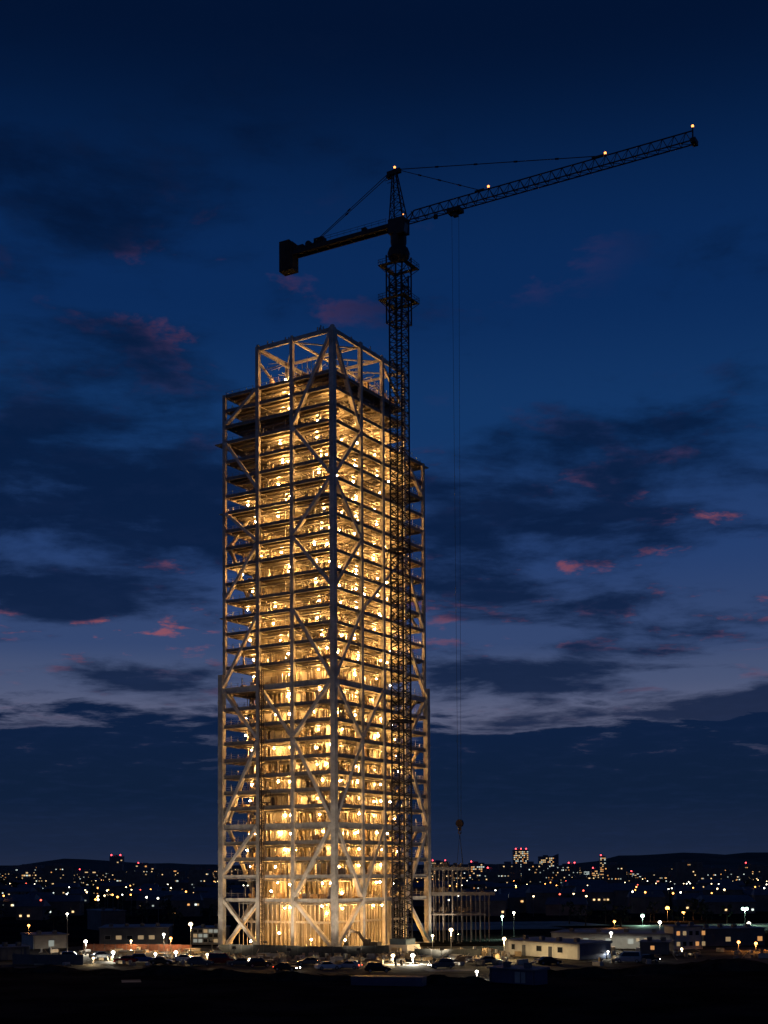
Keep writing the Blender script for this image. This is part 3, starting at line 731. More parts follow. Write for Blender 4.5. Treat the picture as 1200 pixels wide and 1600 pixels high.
# ------------------------------------------------------------------ vehicles
TYRE = mat('tyre', (.012, .012, .012), .9, 0, .2, 4); RIM = mat('rim', (.35, .35, .36), .3, .8, .1, 4); GLASS = MATS['dark_glass']
HEADL = mat('headlamp_glass', (.7, .7, .68), .15, 0, .05, 4); TAIL = mat('tail_lamp_glass', (.35, .02, .015), .2, 0, .05, 4)
HEAD_ON = emit('headlamp_lit', (1, .93, .8), 40); TAIL_ON = emit('tail_lamp_lit', (1, .08, .03), 6)
def loft(m, st, mi=0):
    # st: list of rings (same count), closed
    b = len(m.v); n = len(st[0])
    for ring in st: m.v += [tuple(p) for p in ring]
    for i in range(len(st)-1):
        for j in range(n):
            k = (j+1) % n; m.f.append((b+i*n+j, b+i*n+k, b+(i+1)*n+k, b+(i+1)*n+j)); m.m.append(mi)
    m.f.append(tuple(b+j for j in reversed(range(n)))); m.m.append(mi); m.f.append(tuple(b+(len(st)-1)*n+j for j in range(n))); m.m.append(mi)
def car_proto(kind, paint, lit=False):
    e = empty('parked_car', (0, 0, -50))
    van = kind == 'van'; suv = kind == 'suv'
    L = 4.9 if van else 4.5; Wd = .92 if not van else .98; belt = .98 if kind == 'sedan' else 1.10
    if van: belt = 1.2
    m = MB()
    def ring(x, zb, zt, w):
        return [(x, -w*.94, zb), (x, -w, zb+.18), (x, -w, zt-.14), (x, -w*.88, zt), (x, w*.88, zt), (x, w, zt-.14), (x, w, zb+.18), (x, w*.94, zb)]
    h = L/2
    prof = [(-h, .42, .80*belt, .80), (-h+.12, .28, .90*belt, .92), (-h+.9, .25, belt, 1), (h-1.35, .25, belt, 1), (h-.6, .25, .86*belt, .98), (h-.12, .28, .74*belt, .90), (h, .40, .62*belt, .78)]
    loft(m, [ring(x, zb, zt, w*Wd) for x, zb, zt, w in prof])
    roof = {'sedan': 1.44, 'suv': 1.72, 'van': 2.05}[kind]
    ca = {'sedan': (-h+.55, -h+1.25, h-1.95, h-1.2), 'suv': (-h+.18, -h+.55, h-1.9, h-1.25), 'van': (-h+.06, -h+.2, h-1.5, h-.75)}[kind]
    def cab(x, w, z): return [(x, -w, z), (x, w, z)]
    b = len(m.v)
    wb, wt = Wd*.93, Wd*.74
    P = [(ca[0], -wb, belt-.03), (ca[3], -wb, belt-.03), (ca[3], wb, belt-.03), (ca[0], wb, belt-.03), (ca[1], -wt, roof), (ca[2], -wt, roof), (ca[2], wt, roof), (ca[1], wt, roof)]
    m.hexa(P)
    body = m.build('body', paint, e)
    P = [Vector(p) for p in P]
    def pane(a, b_, c, d, name='window', f=.12, off=.012):
        q = [P[i] for i in (a, b_, c, d)]; ce = sum(q, Vector())/4; n = (q[1]-q[0]).cross(q[3]-q[0]).normalized()
        q = [v.lerp(ce, f)+n*off for v in q]; MB().quad(*q).build(name, GLASS, body)
    pane(1, 2, 6, 5, 'windscreen', .1); pane(3, 0, 4, 7, 'rear_window', .14)
    if van: pass
    pane(0, 1, 5, 4, 'side_window', .14); pane(2, 3, 7, 6, 'side_window', .14)
    for sx in (h-.85, -h+.85):
        for sy in (-1, 1):
            wq = MB().tube((sx, sy*(Wd-.17), .33), (sx, sy*(Wd+.02), .33), .33, 18).build('wheel', TYRE, e)
            MB().tube((sx, sy*(Wd+.0205), .33), (sx, sy*(Wd+.03), .33), .21, 12).build('rim', RIM, wq)
    for sy in (-1, 1):
        MB().box(h-.10, h+.005, sy*.68-.16, sy*.68+.16, .52*belt, .64*belt).build('headlight', HEAD_ON if lit else HEADL, e)
        MB().box(-h-.012, -h+.10, sy*.66-.14, sy*.66+.14, .66*belt, .82*belt).build('tail_light', TAIL_ON if lit == 2 else TAIL, e)
    return e
PAINT = {n: mat('car_paint_'+n, c, .25, .2, .06, 2, 0, .5) for n, c in dict(white=(.72, .74, .78), silver=(.42, .43, .45), black=(.02, .02, .022), blue=(.04, .10, .30), red=(.32, .02, .02), grey=(.12, .125, .13)).items()}
protos = {}
CARS = [  # px, py (ground), heading deg, kind, paint, lit, label
    (512, 1515, 20, 'sedan', 'white', 0, 'white saloon car parked in front of the near corner column'),
    (545, 1514, 160, 'sedan', 'silver', 2, 'silver saloon car parked close beside the white one'),
    (405, 1511, 15, 'suv', 'black', 0, 'black four-wheel-drive car parked under the middle columns'),
    (448, 1517, -20, 'sedan', 'black', 2, 'dark saloon car with glowing tail lamps'),
    (376, 1509, 175, 'sedan', 'grey', 0, 'grey saloon car behind the black four-wheel-drive'),
    (345, 1506, 10, 'van', 'red', 0, 'dark red van parked by the hoarding near the outer column'),
    (286, 1503, 170, 'sedan', 'white', 0, 'white saloon car below the glaring cluster lamp'),
    (222, 1504, 12, 'suv', 'blue', 0, 'blue four-wheel-drive car among dark saloons'),
    (253, 1507, -8, 'sedan', 'black', 0, 'black saloon car parked at the end of the car row'),
    (196, 1505, 175, 'sedan', 'red', 0, 'red saloon car between two dark cars'),
    (112, 1500, 8, 'suv', 'blue', 0, 'bright blue car beside the red tipper body'),
    (160, 1498, 20, 'sedan', 'silver', 0, 'silver car parked behind the site fence'),
    (312, 1509, 5, 'suv', 'grey', 0, 'grey four-wheel-drive car near the warm low lamp'),
    (590, 1519, 8, 'suv', 'black', 0, 'black four-wheel-drive car before the crane footing'),
    (690, 1513, 195, 'suv', 'grey', 1, 'car with headlamps switched on lighting the pale ground'),
    (982, 1504, 165, 'van', 'silver', 0, 'pale van parked beyond the dark end of the site office'),
    (1012, 1503, 20, 'sedan', 'black', 2, 'black saloon car with red tail lamps past the pale van'),
    (858, 1507, 10, 'sedan', 'black', 0, 'black saloon car below the cream site office'),
    (760, 1506, 190, 'sedan', 'grey', 0, 'grey saloon car by the heap of timber'),
    (482, 1508, 185, 'sedan', 'grey', 0, 'grey saloon car between the dark saloon and the white one'),
]
for px, py, hd, kind, paint, lit, lab in CARS:
    key = (kind, paint, lit)
    if key not in protos: protos[key] = c = car_proto(kind, PAINT[paint], lit)
    else: c = copy_tree(protos[key])
    c.location = gnd(px, py); c.rotation_euler = (0, 0, R(hd)); tag(c, lab, 'car', 'cars parked around the site')

# ------------------------------------------------------------------ cabins, sheds and fences on the site
CREAM = mat('cream_panel', (.74, .71, .60), .6, 0, .1, .7); NAVY_SHADE = mat('navy_and_shade_panel', (.05, .07, .13), .55, 0, .15, .8); GREY = mat('grey_cladding', (.10, .105, .11), .6, 0, .2, .5)  # navy also stands for shade on the site office end
ROOFM = mat('roof_sheet', (.12, .13, .16), .5, 0, .2, .5); PALE = mat('pale_panel', (.34, .35, .33), .6, 0, .12, .6); DOOR = mat('door_dark', (.05, .06, .08), .5)
WIN_W = emit('window_warm', (1, .66, .30), 1.1, False, .6); WIN_C = emit('window_cool', (.86, 1.0, .92), 1.0, False, .6); WIN_O = emit('window_amber', (1, .45, .13), 1.1, False, .5)
CW_W = emit('cabin_window_warm', (1, .68, .32), .3, False); CW_C = emit('cabin_window_cool', (.86, 1.0, .9), .22, False); CW_O = emit('cabin_window_amber', (1, .45, .13), .6, False)
WIN_D = mat('unlit_glass', (.02, .025, .03), .1)
def cabin(name, pA, pB, depth, h, wallm, label, cat, win=(), roof=True, ribs=True, endm=None):
    # front wall runs pA -> pB on the ground, body extends behind it
    a, b = gnd(*pA), gnd(*pB); d = b-a; L = d.length; ang = math.atan2(d.y, d.x)
    e = empty(name, a, ang, label, cat)
    m = MB().box(0, L, 0, depth, .15, h)
    w = m.build('wall', [wallm], e)
    if endm: MB().box(L+.002, L+.03, .02, depth-.02, .15, h-.02).build('end_wall_shade', endm, e)
    if ribs:
        n = max(4, int(L/2.4))
        for i in range(n+1):
            x = .06+(L-.12)*i/n; MB().box(x-.05, x+.05, -.035, -.002, .16, h-.05).build('cladding_rib', wallm, e)
    if roof: MB().hexa([(-.25, -.3, h+.003), (L+.25, -.3, h+.003), (L+.25, depth+.3, h+.003), (-.25, depth+.3, h+.003), (-.25, -.3, h+.15), (L+.25, -.3, h+.15), (L+.25, depth+.3, h+.4), (-.25, depth+.3, h+.4)]).build('roof', ROOFM, e)
    if roof and L > 5:
        for k in range(2 if L < 14 else 4):
            x = L*(k+.6)/(2 if L < 14 else 4)*.92; MB().box(x-.45, x+.45, depth*.3, depth*.3+.8, h+.16+.25*.35, h+1.0).build('roof_unit', GREY, e)
        MB().box(-.2, L+.2, -.42, -.302, h-.02, h+.1).build('gutter', ROOFM, e)
        for x in (.3, L-.3): MB().box(x-.04, x+.04, -.14, -.06, .1, h-.03).build('downpipe', ROOFM, e)
    for x, z0, ww, hh, mt in win:
        nm = 'door' if hh > 1.7 else 'window'
        f = MB().box(x-ww/2-.07, x+ww/2+.07, -.06, -.036, z0-.07, z0+hh+.07).build(nm, PALE if nm == 'window' else DOOR, e)
        MB().box(x-ww/2, x+ww/2, -.075, -.0605, z0, z0+hh).build('pane' if nm == 'window' else 'leaf', mt, f)
    return e
cabin('site_office', (790, 1492), (905.5, 1501), 8.0, 3.1, CREAM, 'long cream double site office lit along its front by a lamp', 'site office',
      [(2.6, 1.3, 1.0, 1.0, WIN_D), (6.0, .2, .95, 2.05, DOOR), (10.8, 1.3, 1.5, 1.0, WIN_D), (14.2, .2, .95, 2.05, DOOR), (17.2, 1.3, 1.4, 1.0, WIN_D)], endm=NAVY_SHADE)  # unlit end: its shade is put in as a dark colour
cabin('storage_cabin', (765, 1536), (836, 1541), 3.0, 2.3, NAVY_SHADE, 'dark blue storage cabin with a pale slatted end, lowest on the site', 'cabin', [(5.5, .4, .9, 1.5, PALE), (6.6, .4, .7, 1.5, PALE)])
cabin('steel_skip', (548, 1541), (660, 1543), 2.6, 1.5, NAVY_SHADE, 'long low blue steel skip in the dark foreground', 'skip', roof=False)
cabin('long_hut', (862, 1481), (1050, 1485), 9, 3.4, PALE, 'long pale hut behind the cream site office with lit doorways', 'hut',
      [(8+i*5.1, 1.2, 1.2, 1.1, random.choice((CW_W, WIN_D, WIN_D, CW_C))) for i in range(4)]+[(19.8, 1.8, .7, .7, CW_W), (21.5, 1.8, .7, .7, CW_W)])
cabin('pale_shed', (52, 1484), (106, 1482), 8, 3.2, PALE, 'pale shed with a bright gable at the site edge', 'shed', [(4.2, .6, 1.3, 1.4, CW_C)])
cabin('grey_warehouse', (155, 1478), (262, 1477), 14, 4.2, GREY, 'long grey warehouse with dim windows behind the parked cars', 'warehouse', [(2+i*2.6, 1.5, 1.3, .9, random.choice((WIN_D, WIN_D, CW_W))) for i in range(5)])
cabin('far_warehouse', (158, 1455), (196, 1454), 14, 6.0, GREY, 'dim blank-walled warehouse standing behind the long grey one', 'warehouse', ribs=False)
cabin('glazed_hall', (300, 1477), (346, 1477), 9, 4.0, GREY, 'low hall with rows of lit panes behind the outer tower columns', 'hall',
      [(.8+i*1.25, z0, .95, .8, (CW_C, WIN_D, CW_W, CW_C, WIN_D)[(i*3+int(z0)*2) % 5]) for i in range(5) for z0 in (.7, 1.9, 3.0)])
cabin('side_shed', (0, 1502), (46, 1500), 5, 2.6, GREY, 'low grey shed cut by the frame edge', 'shed')
cabin('dark_cabin', (1000, 1492), (1046, 1493), 4, 2.6, GREY, 'dark cabin with one lit window beyond the pale van', 'cabin', [(2.6, 1.1, .8, .8, CW_O)])
cabin('stacked_cabin', (1052, 1485), (1098, 1484), 4, 5.0, PALE, 'two-storey cabin block with bright open decks', 'cabin', [(1.2+i*1.5, z0, .8, .9, (CW_W, WIN_D, WIN_D, CW_O)[(i+int(z0)) % 4]) for i in range(5) for z0 in (.9, 3.2)])
cabin('road_building', (1100, 1480), (1195, 1478), 8, 4.0, GREY, 'grey low building past the stacked cabins', 'building', [(6, 1.2, 1.2, 1, CW_W), (14, 1.2, 1.2, 1, CW_O)])
# hoarding in front of the tower, one panel after another
HB = mat('hoarding_panel', (.055, .06, .06), .7, 0, .3, .7)
def fence(pts, name, label, h, mt, step=2.5, th=.06):
    a = gnd(*pts[0]); e = empty(name, a, 0, label, 'fence')
    P = [gnd(*p) for p in pts]; rr_ = random.Random(len(label))
    for p, q in zip(P, P[1:]):
        L = (q-p).length; n = max(1, int(L/step)); d = (q-p)/n; ang = math.atan2(d.y, d.x)
        for i in range(n):
            c = p+d*(i+.5)-a; hh = h*(1+rr_.uniform(-.03, .03))
            MB().cbox((0, 0, hh/2+.05), (d.length-.06, th, hh)).build('panel', mt, e, (c.x, c.y, 0), ang)
            MB().box(-.05, .05, -.05, .05, 0, hh+.2).build('post', POLE, e, (p.x+d.x*i-a.x, p.y+d.y*i-a.y, 0))
    return e
fence([(342, 1492), (430, 1494), (520, 1497), (608, 1494)], 'site_hoarding', 'dark solid hoarding running along the foot of the tower', 2.2, HB)
fence([(648, 1497), (700, 1498), (752, 1497)], 'site_hoarding', 'dark solid hoarding past the crane footing', 1.8, HB)
fence([(20, 1507), (80, 1508), (130, 1508)], 'mesh_fence', 'pale panel fence at the dark site edge', 1.9, GREY, 3.2)
fence([(130, 1486), (300, 1487)], 'barrier_row', 'rust-red barrier panels behind the row of parked cars', 1.5, mat('rust_panel', (.22, .07, .03), .7, 0, .4, .8))

# excavator near the lobby
YEL = mat('machine_paint', (.07, .05, .03), .5, 0, .2, 1.0)
def excavator(px, py, hd, label):
    e = empty('excavator', gnd(px, py), R(hd), label, 'excavator')
    for s in (-1, 1):
        m = MB(); pr = [(-1.9, .45), (-1.6, .05), (1.6, .05), (1.9, .45), (1.6, .9), (-1.6, .9)]
        loft(m, [[(x, s*1.15-.28, z) for x, z in pr], [(x, s*1.15+.28, z) for x, z in pr]]); m.build('track', TYRE, e)
    m = MB().box(-2.1, 1.2, -1.25, 1.25, 1.0, 1.55).hexa([(-2.2, -1.2, 1.56), (-.4, -1.2, 1.56), (-.4, 1.2, 1.56), (-2.2, 1.2, 1.56), (-2.0, -1.1, 2.4), (-.5, -1.1, 2.4), (-.5, 1.1, 2.4), (-2.0, 1.1, 2.4)])
    bd = m.build('body', YEL, e)
    cb = MB().hexa([(-.35, .15, 1.56), (1.15, .15, 1.56), (1.15, 1.2, 1.56), (-.35, 1.2, 1.56), (-.3, .2, 3.0), (.85, .2, 3.0), (.85, 1.15, 3.0), (-.3, 1.15, 3.0)]).build('cab', YEL, e)
    MB().quad((1.17, .22, 1.8), (1.17, 1.12, 1.8), (.9, 1.08, 2.9), (.9, .27, 2.9)).build('window', GLASS, cb)
    MB().bar((.9, -.4, 1.7), (2.9, -.4, 4.4), .35, .55).bar((2.8, -.4, 4.3), (4.7, -.4, 4.7), .33, .5).build('boom', YEL, e)
    MB().bar((4.3, -.4, 5.0), (5.6, -.4, 2.3), .28, .4).build('stick', YEL, e)
    m = MB(); pr = [(5.3, 2.4), (5.0, 1.5), (5.5, .9), (6.1, 1.1), (5.9, 2.2)]; loft(m, [[(x, -.9, z) for x, z in pr], [(x, .1, z) for x, z in pr]]); m.build('bucket', MIX, e)
    return e
excavator(578, 1489, 160, 'dark excavator with raised arm before the lobby of the tower')
# heaps of timber and gear
def heap(px, py, label, n, sx, sy, seed, mats):
    e = empty('material_stack', gnd(px, py), R(seed*37 % 180), label, 'material stack', 'material stacks on the site'); r = random.Random(seed)
    for i in range(n):
        k = i // 4; x = r.uniform(-.2, .2); y = -sy/2+(i % 4+.5)*sy/4
        MB().cbox((x, y, .12+.26*k+.1), (sx*r.uniform(.8, 1), sy/4-.06, .24), 0, r.uniform(-.05, .05)).build('plank' if i % 3 else 'crate', mats[i % len(mats)], e)
    return e
for q in ((720, 1497, 'stack of timber lying between the tower and the cream site office', 12, 5, 2.2, 1), (664, 1500, 'stack of brown boards beside the white lamp post', 12, 4, 2, 2), (750, 1502, 'stack of planks just before the cream site office', 8, 5, 2.4, 3),
          (600, 1501, 'stack of boards at the foot of the crane', 12, 3, 2, 4), (205, 1491, 'brick-red stack of boards behind the car row', 12, 6, 2.2, 5), (300, 1490, 'stack of pallets behind the glaring cluster lamp', 16, 3, 2.4, 6), (1060, 1493, 'stack of bright boards by the stacked cabins', 12, 5, 2, 7), (420, 1504, 'low stack of boards behind the black four-wheel-drive', 8, 4, 2, 8), (690, 1490, 'orange-lit stack of steel under the wing frame', 12, 5, 2, 9)):
    heap(*q, [PLY, MIX, PIPE])
# trodden yard around the tower
ya = [gnd(-60, 1509), gnd(420, 1522), gnd(760, 1530), gnd(1260, 1506), gnd(1260, 1478), gnd(-60, 1478)]
q = random.Random(2); edge = []
for p, q2 in zip(ya, ya[1:]+ya[:1]):
    for i in range(24): c = p.lerp(q2, i/24); edge.append((c.x+q.uniform(-4, 4), c.y+q.uniform(-7, 5), .004))
m = MB(); m.v = edge; m.f = [tuple(range(len(edge)))]; m.m = [0]
tag(m.build('yard', mat('yard_dirt', (.070, .064, .055), .9, 0, .55, .16, .4, .05)), kind='structure')
# loose gear lying about the yard
m = MB(); q = random.Random(31)
for i in range(620):
    px, py = q.uniform(60, 800) if q.random() < .8 else q.uniform(800, 1200), q.uniform(1486, 1509)
    if q.random() < .5: px = q.uniform(340, 770); py = q.uniform(1487, 1503)
    p = gnd(px, py); L, w, h = q.uniform(.3, 2.2), q.uniform(.2, .9), q.uniform(.1, 1.1)
    if q.random() < .7: m.cbox((p.x, p.y, h/2+.01), (L, w, h), q.randint(0, 2), q.uniform(0, 3))
    elif q.random() < .5: m.tube((p.x, p.y, .01), (p.x, p.y, .9), .3, 8, q.randint(0, 2))
    else: m.bar((p.x, p.y, .1), (p.x+q.uniform(-2, 2), p.y+q.uniform(-2, 2), q.uniform(.1, 1.6)), .1, .1, q.randint(0, 2))
tag(m.build('debris', [MIX, PIPE, PLY]), 'loose boards, drums and gear strewn over the yard before the tower', 'debris', kind='stuff')
# heaps of spoil along the dark edge of the yard
SPOIL = mat('spoil_earth', (.030, .026, .022), .95, 0, .5, .5, .5, 0.0)
for k, (px, py, w, h, lab) in enumerate(((60, 1518, 16, 1.3, 'long low heap of dark earth in front of the mesh fence'), (250, 1521, 22, 1.5, 'low heap of dark earth before the parked cars at the far end'), (350, 1524, 14, 1.2, 'small heap of dark earth before the red van'),
        (470, 1530, 18, 1.3, 'heap of dark earth before the saloon with tail lamps'), (705, 1536, 12, 1.6, 'dark earth heap between the blue skip and the blue cabin'), (880, 1524, 20, 1.7, 'heap of dark earth in front of the cream site office'), (990, 1520, 24, 1.4, 'long heap of dark earth before the pale van'), (1120, 1514, 30, 2.0, 'broad bank of dark earth nearest the amber lamps'))):
    q = random.Random(k); n, mm = 22, 8; m = MB()
    for i in range(n+1):
        for j in range(mm+1):
            u, v = i/n*2-1, j/mm*2-1; hh = h*max(0, 1-u*u)**.7*max(0, 1-v*v)**.8*(.7+.5*math.sin(u*5+k)*.5+q.uniform(-.12, .12))
            m.v.append((u*w/2+q.uniform(-.2, .2), v*w*.18+q.uniform(-.15, .15), max(0, hh)))
    for i in range(n):
        for j in range(mm): b = i*(mm+1)+j; m.f.append((b, b+mm+1, b+mm+2, b+1)); m.m.append(0)
    p = gnd(px, py); tag(m.build('spoil_heap', SPOIL, None, (p.x, p.y, -.02), q.uniform(-.15, .15)), lab, 'earth heap', 'heaps of earth along the yard edge')
# pale patches of concrete underfoot
for px, py, sx, sy in ((706, 1516, 9, 5), (205, 1533, 3.0, 5), (775, 1446, 70, 60), (1120, 1449, 90, 50), (735, 1496, 16, 7), (660, 1507, 14, 4)):
    p = gnd(px, py); tag(MB().cbox((0, 0, .004), (sx, sy, .008)).build('pavement', mat('pale_concrete', (.22, .21, .19), .8, 0, .4, .25), None, (p.x, p.y, .008), R(12)), kind='structure')

# ------------------------------------------------------------------ the city behind
r = random.Random(4)
TWR = mat('tower_cladding', (.10, .11, .14), .4, 0, .2, .2); BLK = mat('house_wall', (.14, .13, .12), .8, 0, .3, .2)
REDL = emit('roof_beacon', (1, .05, .06), 9, False)
def highrise(x0, x1, yt, Y, rows, cols, dens, label, style='rows', beacons=2, setback=None, wm=None):
    a, b, t = at(x0, 1380, Y), at(x1, 1380, Y), at((x0+x1)/2, yt, Y)
    w, h = b.x-a.x, t.z; e = empty('high_rise', (a.x, Y, 0), 0, label, 'building', 'city high-rises on the skyline')
    MB().box(0, w, 0, w*.8, 0, h).build('wall', TWR, e)
    MB().box(w*.3, w*.62, w*.2, w*.5, h+.01, h+2.5).box(-.4, w+.4, -.4, w*.8+.4, h-1.2, h-.3).build('roof_plant', TWR, e)
    if setback: MB().hexa([(w+.05, 1, 0), (w*1.32, 1, 0), (w*1.32, w*.7, 0), (w+.05, w*.7, 0), (w+.05, 1, h*1.02), (w*1.32, 1, h*1.10), (w*1.32, w*.7, h*1.10), (w+.05, w*.7, h*1.02)]).build('wing', TWR, e)
    ww, hh = w/cols, (h-6)/rows
    for i in range(rows):
        on = r.random() < dens*1.5
        for j in range(cols):
            p = dens*(1.5 if on else .35) if style == 'rows' else dens
            if r.random() < p:
                x, z = (j+.5)*ww, 4+(i+.5)*hh
                MB().box(x-ww*.38, x+ww*.38, -.25, -.02, z-hh*.24, z+hh*.24).build('window', wm or r.choice((WIN_W, WIN_W, WIN_C, WIN_O)), e)
    for k in range(beacons):
        MB().ball((w*(.15+.7*k/max(1, beacons-1)), 0, h+2.2), 1.2, 6, 4).tube((w*(.15+.7*k/max(1, beacons-1)), 0, h), (w*(.15+.7*k/max(1, beacons-1)), 0, h+1.5), .2, 5, 1).build('beacon', [REDL, BLACK], e)
    return e
highrise(803, 826, 1328, 2500, 16, 9, .45, 'tallest lit office block on the skyline, flat-topped with red beacons', beacons=3)
highrise(843, 866, 1338, 2600, 12, 9, .42, 'broad office block with a taller dark slanting wing', setback=True, beacons=0)
highrise(171, 191, 1338, 2300, 13, 7, .08, 'dark tower alone on the skyline before the hills, red beacons on top', 'random')
highrise(733, 757, 1348, 2400, 8, 8, .4, 'stubby block beyond the low wing frame with two lit storeys', beacons=1)
highrise(672, 700, 1346, 2700, 9, 9, .35, 'pale-lit block seen just past the tower foot', 'random')
highrise(887, 900, 1350, 2300, 11, 4, .4, 'slim block with a column of lit windows and two beacons', 'random')
highrise(904, 921, 1358, 2500, 8, 7, .5, 'low wide block of pale windows beside the slim one', beacons=0, wm=WIN_C)
highrise(938, 947, 1338, 2400, 14, 3, .5, 'very slim tower with a bright string of windows', 'random', 1)
highrise(953, 963, 1352, 2500, 10, 4, .6, 'slim tower with warm windows beside the very slim one', 'random', 0)
highrise(1125, 1140, 1366, 2200, 6, 5, .3, 'small block with red beacon before the hills', 'random', 1)
highrise(1164, 1176, 1350, 2300, 11, 4, .12, 'dark tower near the frame edge with few lit windows', 'random', 1)
highrise(922, 955, 1391, 900, 5, 8, .75, 'mid-distance block of flats with rows of bright yellow windows', 'random', 0, wm=WIN_W)
highrise(985, 1010, 1392, 1000, 4, 7, .5, 'mid-distance flats with a few yellow windows', 'random', 0, wm=WIN_W)
highrise(925, 958, 1412, 760, 2, 8, .6, 'low workshop with a strip of white windows', 'rows', 0, wm=WIN_C)
highrise(1110, 1150, 1396, 950, 3, 9, .4, 'mid-distance low flats with scattered windows', 'random', 0)
highrise(1062, 1078, 1380, 1400, 5, 4, .4, 'small far flats with warm windows', 'random', 0)
highrise(20, 60, 1352, 2800, 6, 10, .25, 'broad hillside block at the left of the skyline', 'random', 0)
highrise(212, 240, 1350, 2700, 6, 8, .4, 'lit stepped block past the dark lone tower', 'random', 1)
highrise(285, 312, 1374, 1300, 3, 6, .6, 'low block with brilliant white windows near the tower', 'random', 0, wm=WIN_C)
for k_, (x0_, x1_, yt_, d_, lb_) in enumerate(((700, 716, 1354, .4, 'small block between the tower foot and the low wing frame'), (760, 776, 1358, .35, 'small lit block just left of the tallest office block'), (782, 798, 1362, .4, 'squat block at the foot of the tallest office block'),
        (828, 840, 1357, .4, 'narrow block between the two big office blocks'), (878, 886, 1360, .4, 'tiny block right of the slanting wing'), (925, 936, 1358, .45, 'small block just left of the very slim tower'), (966, 980, 1360, .4, 'small block right of the slim pair'), (984, 1002, 1363, .35, 'low block where the long hills begin'),
        (1020, 1040, 1364, .3, 'low block under the middle of the long hills'), (1078, 1096, 1364, .3, 'low block under the highest hill'), (70, 92, 1358, .3, 'small block left of the lone dark tower'), (120, 150, 1360, .3, 'low wide block close to the lone dark tower'), (250, 276, 1358, .35, 'low block midway from the lone tower to the frame'), (318, 340, 1360, .4, 'low block just left of the glowing frame'))):
    highrise(x0_, x1_, yt_, 2000+k_*60, 5, 5, d_, lb_, 'random', k_ % 2)
def house(k):
    q = r.random(); Y = 500+2700*q**1.15; px = r.uniform(-40, 1240)
    p = at(px, 1380, Y); w = r.uniform(9, 20)*(1+Y/4000); d = w*.7; h = r.uniform(4, 9) if Y < 1200 else r.uniform(6, 30)
    if Y < 520 and 330 < px < 690: return
    m = MB().box(-w/2, w/2, 0, d, 0, h)
    if h < 10: m.hexa([(-w/2-.4, -.4, h), (w/2+.4, -.4, h), (w/2+.4, d+.4, h), (-w/2-.4, d+.4, h), (-w/2+.5, d*.45, h+2.6), (w/2-.5, d*.45, h+2.6), (w/2-.5, d*.55, h+2.6), (-w/2+.5, d*.55, h+2.6)], 1)
    else: m.box(-w*.2, w*.1, d*.3, d*.6, h, h+2.5, 1)
    n = r.choice((0, 1, 1, 2, 3, 4)) if h < 10 else r.choice((6, 9, 14, 20))
    s = .6+Y/4200; cols = []
    for i in range(n):
        x = r.uniform(-w/2+1.2*s, w/2-1.2*s); z = 1.6+3.2*r.randint(0, max(0, int((h-3)/3.2))); c_ = r.choice((2, 2, 2, 3, 3, 4)); cols.append(c_); m.box(x-.6*s, x+.6*s, -.15, -.02, z-.5*s, z+.5*s, c_)
    o_ = m.build('house' if h < 10 else 'city_block', [BLK, ROOFM, WIN_W, WIN_C, WIN_O], None, (p.x, Y, 0), r.uniform(-.25, .25))
    tone = '' if not cols else {2: 'warm', 3: 'white', 4: 'amber'}[max(set(cols), key=cols.count)]
    dist = 'just beyond the site' if Y < 1000 else ('halfway to the skyline' if Y < 1900 else 'close under the skyline')
    side = 'at the far left edge' if px < 120 else 'below the lone dark tower' if px < 230 else 'left of the glowing frame' if px < 345 else 'behind the glowing frame' if px < 680 else 'beyond the low wing' if px < 780 else 'below the office towers' if px < 890 else 'below the slim towers' if px < 980 else 'below the long hills' if px < 1100 else 'towards the right edge'
    num = 'no one two three four five'.split()[n] if n < 6 else str(n)
    tag(o_, '%s with %s %s, %s, %s' % (('small house' if w < 14 else 'broad house') if h < 10 else '%s %s block' % ('low' if h < 15 else 'tall' if h > 23 else 'middling', 'narrow' if w < 19 else 'broad'), num, (tone+' window' if n == 1 else tone+' windows') if n else 'lit window', dist, side), 'building', 'houses and blocks of the city behind')
for k in range(300): house(k)
# street lamps of the far streets
GL = [emit('street_globe_%d' % i, c, s, False) for i, (c, s) in enumerate(((WW, 7), (ORG, 7), (COOL, 7), ((1, .1, .06), 5)))]
SLM = [MB().tube((0, 0, 0), (0, 0, 7.4), .12, 5, 1, .07).bar((0, 0, 7.4), (0, -1.0, 7.6), .1, .1, 1).ball((0, -1.0, 7.4), .36, 8, 5, 0, .8).mesh('street_lamp', [gm, POLE]) for gm in GL]
for k in range(290):
    Y = 440+2600*r.random()**1.35; px = r.uniform(-20, 1220); p = at(px, 1380, Y)
    if Y < 560 and 330 < px < 690: continue
    l = obj('street_lamp', r.choice((SLM[0], SLM[0], SLM[1], SLM[2], SLM[2], SLM[3]) if r.random() < .45 else SLM[:3]), None, (p.x, Y, 0)); sc = .8+Y/2600; l.scale = (sc, sc, 1+.3*r.random())
    cn = {GL[0]: 'warm', GL[1]: 'amber', GL[2]: 'white', GL[3]: 'red'}[l.data.materials[0]]
    dist = 'on the nearest streets' if Y < 900 else 'among the middle houses' if Y < 1700 else 'close under the skyline'
    side = 'at the far left edge' if px < 120 else 'below the lone dark tower' if px < 230 else 'left of the glowing frame' if px < 345 else 'behind the glowing frame' if px < 680 else 'beyond the low wing' if px < 780 else 'below the office towers' if px < 890 else 'below the slim towers' if px < 980 else 'below the long hills' if px < 1100 else 'towards the right edge'
    tag(l, 'far %s street lamp %s, %s' % (cn, dist, side), 'street lamp', 'street lamps of the city behind')
